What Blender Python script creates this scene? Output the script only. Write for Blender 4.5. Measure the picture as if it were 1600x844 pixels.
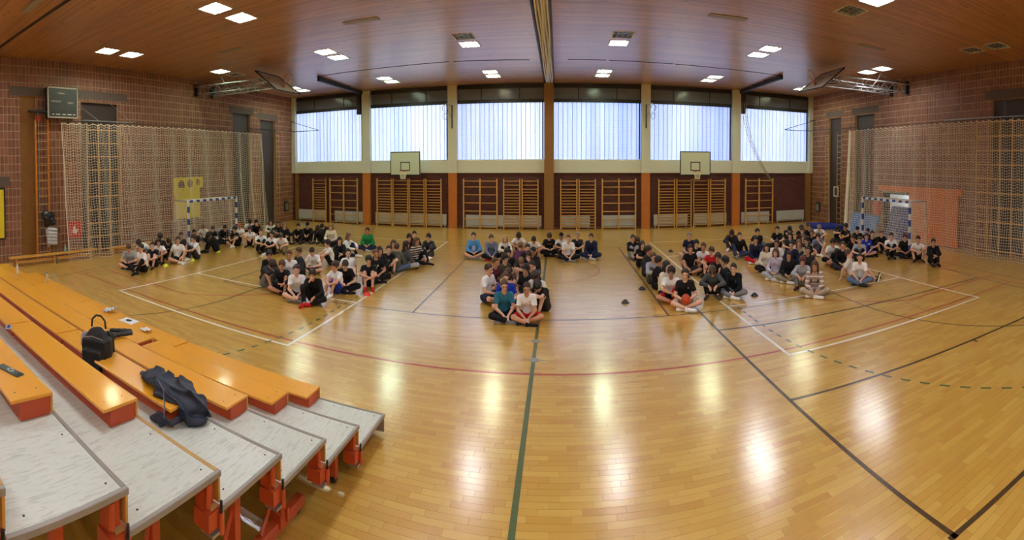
import bpy, bmesh, math, random
import numpy as np
from mathutils import Matrix, Vector

SC = bpy.context.scene
for _o in list(bpy.data.objects):
    bpy.data.objects.remove(_o, do_unlink=True)
C = SC.collection
random.seed(7)
PI = math.pi
R = math.radians

# ------------------------------------------------------------------ camera
# stitched phone panorama: central cylindrical projection
FX, FY, U0, V0 = 701.4836, 796.2434, 871.8424, 273.1025
PITCH, CAMX, CAMZ = 0.0208, 0.4669, 3.3005
HALF, DEPTH, HIGH = 16.7438, 25.7921, 7.3853
cam_d = bpy.data.cameras.new('panorama_camera')
cam_d.type = 'PANO'
cam_d.panorama_type = 'CENTRAL_CYLINDRICAL'
cam_d.central_cylindrical_range_u_min = -U0 / FX
cam_d.central_cylindrical_range_u_max = (1600 - U0) / FX
cam_d.central_cylindrical_range_v_min = (V0 - 844) / FY
cam_d.central_cylindrical_range_v_max = V0 / FY
cam_d.central_cylindrical_radius = 1.0
cam_d.clip_start = 0.05
cam_d.clip_end = 200
cam = bpy.data.objects.new('panorama_camera', cam_d)
C.objects.link(cam)
cam.location = (CAMX, 0, CAMZ)
cam.rotation_euler = (PI / 2 - PITCH, 0, 0)
SC.camera = cam

# ------------------------------------------------------------------ world, exposure
world = bpy.data.worlds.new('overcast_sky')
SC.world = world
world.use_nodes = True
world.node_tree.nodes['Background'].inputs[0].default_value = (0.62, 0.72, 0.9, 1)
world.node_tree.nodes['Background'].inputs[1].default_value = 0.6
SC.view_settings.view_transform = 'Standard'
SC.view_settings.look = 'None'
SC.view_settings.gamma = 1.0
SC.view_settings.use_curve_mapping = False
SC.view_settings.exposure = 0.12
LAMP = 94.0            # radiance of the lit ceiling lamps
WINDOW = 1.55          # radiance of the daylit glass
SC.cycles.use_denoising = True
SC.cycles.max_bounces = 8
SC.cycles.diffuse_bounces = 4
SC.cycles.glossy_bounces = 4
SC.cycles.sample_clamp_indirect = 6.0
SC.cycles.caustics_reflective = False
SC.cycles.caustics_refractive = False


def ray(u, v):
    th, t = (u - U0) / FX, (V0 - v) / FY
    c, s = math.cos(PITCH), math.sin(PITCH)
    x, f, up = math.sin(th), math.cos(th), t
    return x, f * c + up * s, -f * s + up * c


def at_z(u, v, z=0.0):
    """the point at height z that a pixel of the 1600 x 844 photograph looks at"""
    x, y, w = ray(u, v)
    k = (z - CAMZ) / w
    return CAMX + k * x, k * y


# ------------------------------------------------------------------ materials
def srgb(r, g, b):
    f = lambda c: c / 12.92 if c <= 0.04045 else ((c + 0.055) / 1.055) ** 2.4
    return (f(r / 255), f(g / 255), f(b / 255), 1)


MATS = {}


class NT:
    def __init__(s, name):
        s.m = bpy.data.materials.new(name)
        s.m.use_nodes = True
        s.n = s.m.node_tree.nodes
        s.l = s.m.node_tree.links
        s.b = s.n['Principled BSDF']
        MATS[name] = s.m

    def add(s, t, **k):
        n = s.n.new(t)
        for a, v in k.items():
            setattr(n, a, v)
        return n

    def put(s, n, i, v):
        if hasattr(v, 'is_linked') or isinstance(v, bpy.types.NodeSocket):
            s.l.new(v, n.inputs[i])
        else:
            n.inputs[i].default_value = v

    def math(s, op, a, b=0.0, c=0.0):
        n = s.add('ShaderNodeMath', operation=op)
        s.put(n, 0, a); s.put(n, 1, b); s.put(n, 2, c)
        return n.outputs[0]

    def mix(s, f, a, b):
        n = s.add('ShaderNodeMix', data_type='RGBA')
        s.put(n, 0, f); s.put(n, 6, a); s.put(n, 7, b)
        return n.outputs[2]

    def noise(s, vec, scale, detail=3.0):
        n = s.add('ShaderNodeTexNoise')
        if vec is not None:
            s.put(n, 'Vector', vec)
        n.inputs['Scale'].default_value = scale
        n.inputs['Detail'].default_value = detail
        return n.outputs[0]

    def white(s, vec):
        n = s.add('ShaderNodeTexWhiteNoise', noise_dimensions='3D')
        s.put(n, 'Vector', vec)
        return n.outputs[0]

    def comb(s, x, y, z=0.0):
        n = s.add('ShaderNodeCombineXYZ')
        s.put(n, 0, x); s.put(n, 1, y); s.put(n, 2, z)
        return n.outputs[0]

    def xyz(s, vec):
        n = s.add('ShaderNodeSeparateXYZ')
        s.put(n, 0, vec)
        return n.outputs

    def pos(s):
        return s.add('ShaderNodeNewGeometry').outputs['Position']

    def obj(s):
        return s.add('ShaderNodeTexCoord').outputs['Object']

    def scale(s, vec, v):
        n = s.add('ShaderNodeMapping')
        s.put(n, 0, vec)
        n.inputs['Scale'].default_value = v
        return n.outputs[0]

    def col(s, c):
        s.put(s.b, 'Base Color', c)

    def rough(s, r, spec=0.5, coat=0.0, cr=0.1, metal=0.0):
        s.put(s.b, 'Roughness', r)
        s.b.inputs['Specular IOR Level'].default_value = spec
        s.b.inputs['Coat Weight'].default_value = coat
        s.b.inputs['Coat Roughness'].default_value = cr
        s.b.inputs['Metallic'].default_value = metal

    def bump(s, h, strength=0.3, dist=0.01):
        n = s.add('ShaderNodeBump')
        n.inputs['Strength'].default_value = strength
        n.inputs['Distance'].default_value = dist
        s.put(n, 'Height', h)
        s.l.new(n.outputs[0], s.b.inputs['Normal'])


def plain(name, c, rough=0.6, spec=0.5, metal=0.0, var=0.12, nscale=6.0, coat=0.0):
    """a plain surface with a little procedural variation"""
    if name in MATS:
        return MATS[name]
    t = NT(name)
    n = t.noise(t.obj(), nscale)
    lo = tuple(x * (1 - var) for x in c[:3]) + (1,)
    hi = tuple(min(1, x * (1 + var)) for x in c[:3]) + (1,)
    t.col(t.mix(n, lo, hi))
    t.rough(rough, spec, coat=coat, metal=metal)
    return t.m


def glow(name, c, k):
    if name in MATS:
        return MATS[name]
    t = NT(name)
    t.b.inputs['Base Color'].default_value = (0.7, 0.7, 0.7, 1)
    t.b.inputs['Emission Color'].default_value = c
    t.b.inputs['Emission Strength'].default_value = k
    return t.m


PLW, PLL = 0.10, 0.48       # floor planks: width and length


def floor_material():
    t = NT('floor_wood')
    x, y, z = t.xyz(t.pos())
    row = t.math('FLOOR', t.math('DIVIDE', y, PLW))
    off = t.math('MULTIPLY', t.math('DIVIDE', t.math('FLOOR', t.math('ADD', t.math('MULTIPLY', t.math('FRACT', t.math('MULTIPLY', row, 0.7548776662)), 1000.0), 0.5)), 1000.0), PLL)
    xs = t.math('DIVIDE', t.math('ADD', x, off), PLL)
    colm = t.math('FLOOR', xs)
    rnd = t.white(t.comb(row, colm, 3.0))
    rnd2 = t.white(t.comb(colm, row, 9.0))
    grain = t.noise(t.comb(t.math('MULTIPLY', x, 2.2), t.math('MULTIPLY', y, 46.0), t.math('MULTIPLY', rnd2, 30.0)), 1.0, 4.0)
    big = t.noise(t.scale(t.pos(), (0.35, 0.35, 0.35)), 1.0, 2.0)
    base = t.mix(rnd, srgb(206, 160, 64), srgb(227, 187, 92))
    base = t.mix(t.math('MULTIPLY', t.math('GREATER_THAN', rnd2, 0.86), 0.45), base, srgb(198, 142, 60))
    base = t.mix(t.math('MULTIPLY', grain, 0.35), base, srgb(196, 138, 56))
    base = t.mix(t.math('MULTIPLY', big, 0.25), base, srgb(218, 164, 58))
    fy = t.math('FRACT', t.math('DIVIDE', y, PLW))
    fx = t.math('FRACT', xs)
    gap = t.math('MAXIMUM', t.math('LESS_THAN', fy, 0.03), t.math('LESS_THAN', fx, 0.007))
    base = t.mix(t.math('MULTIPLY', gap, 0.12), base, srgb(130, 84, 34))
    t.col(base)
    t.rough(0.28, 0.5, coat=1.0, cr=0.195)
    t.b.inputs['Coat IOR'].default_value = 2.15
    t.b.inputs['Anisotropic'].default_value = 0.5
    t.put(t.b, 'Tangent', t.comb(0.0, 1.0, 0.0))
    return t.m


def ceiling_material():
    t = NT('ceiling_pine')
    x, y, z = t.xyz(t.pos())
    bw = 0.095
    row = t.math('FLOOR', t.math('DIVIDE', y, bw))
    xs = t.math('DIVIDE', t.math('ADD', x, t.math('MULTIPLY', t.math('FRACT', t.math('MULTIPLY', row, 0.6180)), 4.0)), 4.0)
    rnd = t.white(t.comb(row, t.math('FLOOR', xs), 1.0))
    grain = t.noise(t.comb(t.math('MULTIPLY', x, 1.4), t.math('MULTIPLY', y, 40.0), rnd), 1.0, 3.0)
    kn = t.add('ShaderNodeTexVoronoi')
    t.put(kn, 'Vector', t.comb(t.math('MULTIPLY', x, 1.1), t.math('MULTIPLY', y, 4.2), 0.0))
    kn.inputs['Scale'].default_value = 1.0
    knot = t.math('MULTIPLY', t.math('LESS_THAN', kn.outputs['Distance'], 0.14), t.math('GREATER_THAN', rnd, 0.25))
    base = t.mix(rnd, srgb(160, 104, 58), srgb(214, 156, 98))
    base = t.mix(t.math('MULTIPLY', grain, 0.5), base, srgb(150, 92, 48))
    base = t.mix(t.math('MULTIPLY', knot, 0.75), base, srgb(72, 38, 18))
    gap = t.math('LESS_THAN', t.math('FRACT', t.math('DIVIDE', y, bw)), 0.15)
    base = t.mix(t.math('MULTIPLY', gap, 0.6), base, srgb(52, 28, 14))
    t.col(base)
    t.rough(0.4, 0.5, coat=0.9, cr=0.3)
    t.bump(t.math('ADD', t.math('MULTIPLY', gap, -1.0), t.math('MULTIPLY', rnd, 0.3)), 0.3, 0.01)
    return t.m


BRW, BRH = 0.168, 0.296     # upright wall blocks: pitch along the wall and in height


def block_material():
    t = NT('clay_block')
    x, y, z = t.xyz(t.pos())
    r1 = t.white(t.comb(t.math('FLOOR', t.math('DIVIDE', y, BRW)), t.math('FLOOR', t.math('DIVIDE', z, BRH)), 2.0))
    r2 = t.white(t.comb(t.math('FLOOR', t.math('DIVIDE', z, BRH)), t.math('FLOOR', t.math('DIVIDE', y, BRW)), 5.0))
    base = t.mix(r1, srgb(122, 77, 58), srgb(158, 106, 82))
    base = t.mix(t.math('MULTIPLY', r2, 0.4), base, srgb(124, 88, 66))
    n = t.noise(t.pos(), 9.0, 4.0)
    base = t.mix(t.math('MULTIPLY', n, 0.35), base, srgb(92, 56, 44))
    t.col(base)
    t.rough(0.62, 0.35)
    t.bump(n, 0.25, 0.006)
    return t.m


def far_brick_material():
    t = NT('dark_brick')
    br = t.add('ShaderNodeTexBrick')
    x, y, z = t.xyz(t.pos())
    t.put(br, 'Vector', t.comb(x, z))
    br.inputs['Scale'].default_value = 1.0
    br.inputs['Brick Width'].default_value = 0.25
    br.inputs['Row Height'].default_value = 0.075
    br.inputs['Mortar Size'].default_value = 0.008
    br.inputs['Color1'].default_value = srgb(98, 54, 52)
    br.inputs['Color2'].default_value = srgb(78, 44, 44)
    br.inputs['Mortar'].default_value = srgb(70, 46, 44)
    t.col(br.outputs['Color'])
    t.rough(0.75, 0.3)
    t.bump(br.outputs['Fac'], -0.3, 0.01)
    return t.m


def deck_material():
    t = NT('deck_panel_white')
    p = t.pos()
    n = t.noise(t.scale(p, (26.0, 4.0, 4.0)), 1.0, 4.0)
    n2 = t.noise(t.scale(p, (1.2, 0.9, 1.0)), 1.0, 2.0)
    n3 = t.noise(t.scale(p, (60.0, 7.0, 4.0)), 1.0, 3.0)
    c = t.mix(n2, srgb(194, 198, 182), srgb(216, 214, 208))
    c = t.mix(t.math('MULTIPLY', t.math('GREATER_THAN', n, 0.6), 0.3), c, srgb(160, 160, 148))
    c = t.mix(t.math('MULTIPLY', t.math('GREATER_THAN', n3, 0.58), 0.28), c, srgb(150, 148, 138))
    t.col(c)
    t.rough(0.38, 0.45)
    return t.m


def print_material(name, base, mark, boxes, rough=0.85):
    """cloth with flat print: boxes = (x0, x1, z0, z1) on the chest, in the garment's own coordinates"""
    if name in MATS:
        return MATS[name]
    t = NT(name)
    x, y, z = t.xyz(t.obj())
    m = 0.0
    for (x0, x1, z0, z1) in boxes:
        a = t.math('MULTIPLY', t.math('GREATER_THAN', x, x0), t.math('LESS_THAN', x, x1))
        b = t.math('MULTIPLY', t.math('GREATER_THAN', z, z0), t.math('LESS_THAN', z, z1))
        k = t.math('MULTIPLY', t.math('MULTIPLY', a, b), t.math('LESS_THAN', y, -0.1))
        m = k if m == 0.0 else t.math('MAXIMUM', m, k)
    t.col(t.mix(m, base, mark))
    t.rough(rough, 0.25)
    return t.m


def stripe_material(name, a, b, pitch, duty):
    if name in MATS:
        return MATS[name]
    t = NT(name)
    x, y, z = t.xyz(t.obj())
    f = t.math('LESS_THAN', t.math('FRACT', t.math('DIVIDE', z, pitch)), duty)
    t.col(t.mix(f, a, b))
    t.rough(0.9, 0.2)
    return t.m


FLOOR_M = floor_material()
CEIL_M = ceiling_material()
BLOCK_M = block_material()
FARBRICK_M = far_brick_material()
DECK_M = deck_material()
MORTAR_M = plain('mortar', srgb(186, 156, 124), 0.9, 0.2)
CREAM_M = plain('cream_paint', srgb(214, 214, 204), 0.6, 0.3, var=0.05, nscale=0.8)
ORANGE_COL_M = plain('orange_stain', srgb(186, 108, 46), 0.5, 0.4, var=0.12, nscale=3)
BROWN_COL_M = plain('brown_stain', srgb(142, 100, 54), 0.5, 0.4, var=0.12, nscale=3)
OAK_M = plain('varnished_oak', srgb(204, 154, 82), 0.4, 0.5, var=0.2, nscale=5)
PALEWOOD_M = plain('pale_wood', srgb(196, 156, 96), 0.45, 0.5, var=0.15, nscale=5)
RAD_M = plain('radiator_white', srgb(180, 184, 188), 0.5, 0.4, var=0.04)
DARKMETAL_M = plain('dark_metal', srgb(52, 50, 52), 0.5, 0.5, 0.4)
BLACK_M = plain('black_plastic', srgb(24, 24, 26), 0.5, 0.5)
GREYMETAL_M = plain('grey_metal', srgb(168, 168, 164), 0.38, 0.5, 0.7)
RECESS_M = plain('dark_brown_panel', srgb(64, 52, 46), 0.55, 0.4, var=0.08)
LINTEL_M = plain('grey_concrete', srgb(96, 84, 76), 0.8, 0.3, var=0.1, nscale=2)
SEAT_M = plain('orange_laminate', srgb(236, 164, 44), 0.3, 0.5, var=0.03, coat=0.35)
RED_M = plain('red_steel', srgb(192, 78, 40), 0.45, 0.5, var=0.1)
ALU_M = plain('grey_aluminium', srgb(158, 150, 142), 0.45, 0.5, 0.3)
PLY_M = plain('yellow_plywood', srgb(212, 158, 78), 0.5, 0.4)
WHITE_M = plain('white_paint', srgb(226, 226, 222), 0.5, 0.4, var=0.03)
BOARD_M = plain('backboard_white', srgb(206, 210, 190), 0.5, 0.4, var=0.03)
GBLUE_M = plain('goal_blue', srgb(44, 74, 150), 0.45, 0.5, var=0.06)
NET_M = plain('net_cord', srgb(240, 233, 214), 0.9, 0.1, var=0.08)
DARKNET_M = plain('dark_net_cord', srgb(70, 74, 84), 0.9, 0.1)
YELLOW_M = plain('yellow_sheet', srgb(228, 206, 40), 0.55, 0.4, var=0.05)
DGLASS_M = plain('dark_glass', srgb(112, 117, 132), 0.15, 0.6, var=0.1, nscale=1)
RIM_M = plain('rim_orange', srgb(170, 66, 44), 0.5, 0.5)
CANVAS_M = plain('curtain_canvas', srgb(238, 238, 238), 0.85, 0.2, var=0.1, nscale=3)
SLIDE_M = plain('orange_door', srgb(214, 122, 62), 0.5, 0.4, var=0.06, nscale=2)
MATBLUE_M = plain('mat_blue', srgb(64, 122, 196), 0.6, 0.35, var=0.05)
MATDARK_M = plain('mat_dark_blue', srgb(44, 66, 130), 0.6, 0.35, var=0.05)
MATNAVY_M = plain('mat_royal_blue', srgb(22, 44, 140), 0.6, 0.35, var=0.05)

# ------------------------------------------------------------------ mesh helpers


class MB:
    """collects simple solids and links them as one mesh object"""

    def __init__(s):
        s.v = []; s.f = []; s.mi = []; s.cuts = []

    def _add(s, vs, fs, m=0):
        k = len(s.v)
        s.cuts.append((k, len(s.f)))
        s.v += [tuple(p) for p in vs]
        s.f += [tuple(i + k for i in q) for q in fs]
        s.mi += [m] * len(fs)

    def box(s, x0, x1, y0, y1, z0, z1, m=0):
        vs = [(x0, y0, z0), (x1, y0, z0), (x1, y1, z0), (x0, y1, z0), (x0, y0, z1), (x1, y0, z1), (x1, y1, z1), (x0, y1, z1)]
        s._add(vs, [(0, 3, 2, 1), (4, 5, 6, 7), (0, 1, 5, 4), (1, 2, 6, 5), (2, 3, 7, 6), (3, 0, 4, 7)], m)
        return s

    def hexa(s, vs, m=0):
        s._add(vs, [(0, 3, 2, 1), (4, 5, 6, 7), (0, 1, 5, 4), (1, 2, 6, 5), (2, 3, 7, 6), (3, 0, 4, 7)], m)
        return s

    def block(s, x0, x1, y0, y1, z0, z1, c=0.004, m=0):
        """a box whose upper rim is chamfered"""
        vs = []
        for z, i in ((z0, 0), (z1 - c, 0), (z1, c)):
            vs += [(x0 + i, y0 + i, z), (x1 - i, y0 + i, z), (x1 - i, y1 - i, z), (x0 + i, y1 - i, z)]
        fs = [(0, 3, 2, 1), (8, 9, 10, 11)]
        for b in (0, 4):
            for i in range(4):
                j = (i + 1) % 4
                fs.append((b + i, b + j, b + 4 + j, b + 4 + i))
        s._add(vs, fs, m)
        return s

    def bar(s, a, b, r, n=6, m=0, r2=None, cap=True):
        a, b = Vector(a), Vector(b)
        d = (b - a)
        if d.length < 1e-6:
            return s
        d.normalize()
        u = d.cross(Vector((0, 0, 1)) if abs(d.z) < 0.9 else Vector((1, 0, 0))).normalized()
        w = d.cross(u)
        r2 = r if r2 is None else r2
        vs = []
        for p, q in ((a, r), (b, r2)):
            for i in range(n):
                t = 2 * PI * (i + 0.5) / n
                vs.append(p + u * (q * math.cos(t)) + w * (q * math.sin(t)))
        fs = [(i, (i + 1) % n, n + (i + 1) % n, n + i) for i in range(n)]
        if cap:
            fs += [tuple(range(n - 1, -1, -1)), tuple(range(n, 2 * n))]
        s._add(vs, fs, m)
        return s

    def tube(s, pts, r, n=6, m=0, closed=False):
        k = len(pts)
        for i in range(k if closed else k - 1):
            s.bar(pts[i], pts[(i + 1) % k], r, n, m)
        return s

    def prism(s, poly, axis, a, b, m=0):
        """extrudes a 2-D outline along axis 0, 1 or 2"""
        def pt(p, t):
            q = [p[0], p[1]]
            q.insert(axis, t)
            return tuple(q)
        n = len(poly)
        vs = [pt(p, a) for p in poly] + [pt(p, b) for p in poly]
        fs = [tuple(range(n - 1, -1, -1)), tuple(range(n, 2 * n))]
        fs += [(i, (i + 1) % n, n + (i + 1) % n, n + i) for i in range(n)]
        s._add(vs, fs, m)
        return s

    def mesh(s, name):
        me = bpy.data.meshes.new(name)
        me.from_pydata(s.v, [], s.f)
        return me

    def islands(s):
        """solids that touch stay together; solids apart become pieces of their own"""
        n = len(s.cuts)
        if n < 2 or n > 400: return [s]
        ends = s.cuts[1:] + [(len(s.v), len(s.f))]
        bb = []
        for (v0, f0), (v1, f1) in zip(s.cuts, ends):
            a = np.array(s.v[v0:v1]); bb.append((a.min(0) - .002, a.max(0) + .002))
        par = list(range(n))
        def find(i):
            while par[i] != i: i = par[i]
            return i
        for i in range(n):
            for j in range(i):
                if np.all(bb[i][0] <= bb[j][1]) and np.all(bb[j][0] <= bb[i][1]): par[find(i)] = find(j)
        out = {}
        for i, ((v0, f0), (v1, f1)) in enumerate(zip(s.cuts, ends)):
            m = out.setdefault(find(i), MB())
            k = len(m.v)
            m.v += s.v[v0:v1]; m.f += [tuple(q - v0 + k for q in f) for f in s.f[f0:f1]]; m.mi += s.mi[f0:f1]
        return list(out.values())

    def build(s, name, mat, parent=None, smooth=False, fix=True, one=False):
        if parent is not None and fix and not one:
            g = s.islands()
            if len(g) > 1:
                return [q.build(name, mat, parent, smooth, True, True) for q in g][0]
        me = s.mesh(name)
        for q in (mat if isinstance(mat, (list, tuple)) else [mat]):
            me.materials.append(q)
        if any(s.mi):
            me.polygons.foreach_set('material_index', s.mi)
        if parent is not None and parent.parent is None:
            me.transform(Matrix.Translation(-parent.location))
        elif parent is not None:
            me.transform(Matrix.Translation(-(parent.location + parent.parent.location)))
        if fix:
            bm = bmesh.new(); bm.from_mesh(me)
            bmesh.ops.recalc_face_normals(bm, faces=bm.faces)
            bm.to_mesh(me); bm.free()
        if smooth:
            me.shade_smooth()
        o = bpy.data.objects.new(name, me)
        C.objects.link(o)
        if parent is not None:
            o.parent = parent
        return o


def tag(o, label=None, cat=None, group=None, kind=None):
    if label: o['label'] = label
    if cat: o['category'] = cat
    if group: o['group'] = group
    if kind: o['kind'] = kind
    return o


def thing(name, loc, label=None, cat=None, group=None, kind=None, rz=0.0):
    o = bpy.data.objects.new(name, None)
    o.empty_display_size = 0.1
    o.location = loc
    o.rotation_euler = (0, 0, rz)
    C.objects.link(o)
    return tag(o, label, cat, group, kind)


def link_copy(src, name, parent, loc, rot=None, scale=None):
    o = src.copy()
    o.name = name
    C.objects.link(o)
    o.parent = parent
    o.location = loc
    if rot is not None: o.rotation_euler = rot
    if scale is not None: o.scale = scale
    return o


def copy_tree(root, loc):
    r = root.copy(); C.objects.link(r); r.location = loc
    for ch in list(root.children):
        c = ch.copy(); C.objects.link(c); c.parent = r
        for g in list(ch.children):
            d = g.copy(); C.objects.link(d); d.parent = c
    return r


def shared_piece(name, me, parent, loc):
    """one more object of an existing mesh, placed in its parent's space"""
    o = bpy.data.objects.new(name, me)
    C.objects.link(o)
    o.parent = parent
    o.location = loc
    return o


def text_mesh(body, size, loc, rot, mat, name, parent, extrude=0.002):
    cu = bpy.data.curves.new(name, 'FONT')
    cu.body = body; cu.size = size; cu.extrude = extrude
    cu.align_x = 'CENTER'; cu.align_y = 'CENTER'
    t = bpy.data.objects.new(name, cu)
    C.objects.link(t)
    dg = bpy.context.evaluated_depsgraph_get()
    me = bpy.data.meshes.new_from_object(t.evaluated_get(dg))
    bpy.data.objects.remove(t, do_unlink=True)
    me.materials.clear(); me.materials.append(mat)
    o = bpy.data.objects.new(name, me)
    C.objects.link(o)
    o.parent = parent
    o.location = Vector(loc) - (parent.location if parent else Vector())
    o.rotation_euler = rot
    return o

# ================================================================== the setting
# ------------------------------------------------------------------ floor
YB = -4.0                                   # the unseen wall behind the camera
floor = MB().box(-HALF - 0.3, HALF + 0.3, YB, DEPTH + 0.3, -0.3, -0.012).build('floor', FLOOR_M)
tag(floor, 'honey coloured strip wood sports hall floor with painted court lines', kind='structure')

PLANK_MAXD = 8.6


def row_shift(j):
    return (math.floor(((j * 0.7548776662) % 1.0) * 1000 + 0.5) / 1000)


def plank_rows():
    """planks near the camera are solids with open joints; beyond, one flat course per row"""
    near, slabs = [], []
    j0, j1 = int(math.floor(YB / PLW)), int(math.ceil((DEPTH + 0.1) / PLW))
    for j in range(j0, j1):
        yc = (j + 0.5) * PLW
        off = row_shift(j) * PLL
        if 2.0 < yc < PLANK_MAXD:
            w = math.sqrt(max(0.0, PLANK_MAXD ** 2 - yc * yc))
            xa = max(-w + CAMX, -2.6 if yc < 5.9 else -HALF)
            xb = min(w + CAMX, 13.0)
            k0, k1 = int(math.floor((xa + off) / PLL)), int(math.ceil((xb + off) / PLL))
            for k in range(k0, k1):
                near.append((k * PLL - off, (k + 1) * PLL - off, j * PLW, (j + 1) * PLW))
            slabs.append((-HALF - 0.3, k0 * PLL - off, j * PLW, (j + 1) * PLW))
            slabs.append((k1 * PLL - off, HALF + 0.3, j * PLW, (j + 1) * PLW))
        else:
            slabs.append((-HALF - 0.3, HALF + 0.3, j * PLW, (j + 1) * PLW))
    return near, slabs


near, slabs = plank_rows()


def seen_size(p):
    x, y = (p[0] + p[1]) / 2, (p[2] + p[3]) / 2
    u, t = U0 + FX * math.atan2(x - CAMX, y), math.hypot(x - CAMX, y)
    v = V0 + FY * CAMZ / t
    hid = u > 1600 or v > 850 or (x < -1.6 and y < 5.9)
    return t + (50 if hid else 0)


near.sort(key=seen_size)
g = 0.0008
base_plank = None
me_plank = MB().block(g - PLL / 2, PLL / 2 - g, g - PLW / 2, PLW / 2 - g, -0.012, 0.0, 0.0005).mesh('plank')
me_plank.materials.append(FLOOR_M)
for p in near[:300]:
    shared_piece('plank', me_plank, floor, ((p[0] + p[1]) / 2, (p[2] + p[3]) / 2, 0))
b = MB()
for p in near[300:]:
    b.block(p[0] + g, p[1] - g, p[2] + g, p[3] - g, -0.012, 0.0, 0.0005)
tag(b.build('plank_field', FLOOR_M, floor, fix=False), kind='stuff')
b = MB()
for x0, x1, y0, y1 in slabs:
    if x1 - x0 > 0.01:
        b._add([(x0, y0, 0), (x1, y0, 0), (x1, y1, 0), (x0, y1, 0)], [(0, 1, 2, 3)])
tag(b.build('plank_course', FLOOR_M, floor, fix=False), kind='stuff')


# court lines: thin painted strips
def line_mat(name, c):
    t = NT(name)
    n = t.noise(t.pos(), 30.0, 2.0)
    t.col(t.mix(t.math('MULTIPLY', n, 0.25), c, srgb(190, 140, 70)))
    t.rough(0.3, 0.5, coat=0.6, cr=0.17)
    t.b.inputs['Coat IOR'].default_value = 1.6
    return t.m


LM = {'white': line_mat('line_white', srgb(250, 248, 236)), 'red': line_mat('line_red', srgb(176, 36, 28)),
      'black': line_mat('line_black', srgb(26, 22, 20)), 'green': line_mat('line_green', srgb(14, 84, 50)),
      'olive': line_mat('line_olive', srgb(88, 74, 28)), 'navy': line_mat('line_navy', srgb(40, 42, 62)),
      'grey': line_mat('line_grey', srgb(140, 120, 90))}
LZ = {'white': 0.0016, 'red': 0.0012, 'black': 0.0020, 'green': 0.0024, 'olive': 0.0008, 'navy': 0.0010, 'grey': 0.0006}


def strip(pts, w, z):
    vs, fs = [], []
    n = len(pts)
    for i in range(n):
        a = Vector(pts[max(0, i - 1)]); c = Vector(pts[min(n - 1, i + 1)])
        d = (c - a).normalized(); q = Vector((-d.y, d.x)) * w / 2
        p = Vector(pts[i])
        vs += [(p.x + q.x, p.y + q.y, z), (p.x - q.x, p.y - q.y, z)]
    for i in range(n - 1):
        fs.append((2 * i + 1, 2 * i + 3, 2 * i + 2, 2 * i))
    return vs, fs


def line(color, polys, w=0.05, label=None):
    b = MB()
    for p in polys:
        vs, fs = strip(p, w, LZ[color]); b._add(vs, fs)
    o = b.build(color + '_court_line', LM[color], floor, fix=False)
    if label: o['label'] = label


def arc(cx, cy, r, a0, a1, n=32):
    return [(cx + r * math.cos(R(a0 + (a1 - a0) * i / n)), cy + r * math.sin(R(a0 + (a1 - a0) * i / n))) for i in range(n + 1)]


def rect(x0, x1, y0, y1, w):
    h = w / 2
    return [[(x0 - h, y0), (x1 + h, y0)], [(x0 - h, y1), (x1 + h, y1)], [(x0, y0), (x0, y1)], [(x1, y0), (x1, y1)]]


line('green', [[(0, YB), (0, DEPTH)]], 0.075, 'green halfway line')
line('red', [[(-13.6, 7.92), (13.0, 7.92)], [(-13.6, 23.9), (13.0, 23.9)], [(-13.6, 7.92), (-13.6, 23.9)], [(13.1, 7.4), (13.3, 23.9)]], 0.06, 'red basketball boundary')
line('red', [arc(0.05, 15.9, 1.88, 0, 360, 48)], 0.05, 'red centre circle')
for s in (-1, 1):
    line('red', [arc(s * 6.9, 16.0, 1.88, 0, 360, 48)], 0.06)
    line('red', [[(s * 13.5, 8.9), (s * 9.45, 8.94)] + (arc(13.2, 15.9, 7.95, 241.1, 180, 24) if s > 0 else arc(-13.2, 15.9, 7.95, 298.9, 360, 24))], 0.06)
    line('red', [[(s * 13.3, 13.3), (s * 7.0, 14.1)], [(s * 13.3, 18.6), (s * 7.0, 17.8)]], 0.05)
    # badminton courts, one in each half
    x0, x1 = sorted((s * 4.84, s * 10.98))
    line('white', rect(x0, x1, 7.66, 21.06, 0.07) + [[(x0, 10.98), (x1, 10.98)], [(x0, 17.7), (x1, 17.7)]], 0.07, 'white badminton court')
    # handball areas
    line('olive', [arc(s * 13.85, 9.46, 5.75, 270, 180 if s > 0 else 360, 24) + [(s * 8.1, 12.5)]
                   + arc(s * 13.85, 12.5, 5.75, 180 if s > 0 else 0, 90, 24)], 0.055)
    total = []
    step = 0.177                            # dash and gap alike
    for k in range(40):
        a0 = (2 * k) * step / 8.75
        a1 = a0 + step / 8.75
        base = PI
        run = [(s * 13.85 + s * 8.75 * math.cos(base + t), 9.43 + 8.75 * math.sin(base + t) * 1.0) for t in (a0, (a0 + a1) / 2, a1)]
        if run[2][1] < 2.2: break
        total.append(run)
    for k in range(16):
        total.append([(s * 5.08, 9.6 + 2 * k * step), (s * 5.08, 9.6 + (2 * k + 1) * step)])
    line('green', total, 0.055, 'green dashed free throw line')
line('navy', rect(-9.5, 9.5, 10.72, 20.0, 0.05) + [[(-3.15, 10.72), (-3.15, 20.0)], [(3.18, 10.72), (3.18, 20.0)]], 0.05, 'navy volleyball court')
line('black', [[(4.0, 2.8), (4.03, 20.0)], [(4.0, 6.16), (13.0, 5.5)], [(4.0, 9.45), (12.9, 9.1)], [(3.93, 2.84), (13.0, 2.2)],
               [(8.32, 5.88), (8.27, 5.7)]], 0.062, 'black tennis lines')
line('navy', [[(12.6, 6.6), (13.0, 10.0), (13.35, 12.4), (13.35, 22.0)]], 0.05)
line('olive', [[(13.45, 6.6), (13.75, 9.0), (13.95, 11.6), (13.95, 22.0)], [(-13.5, 5.9), (-13.95, 8.1), (-14.3, 10.3), (-14.3, 22.0)]], 0.05)
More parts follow.
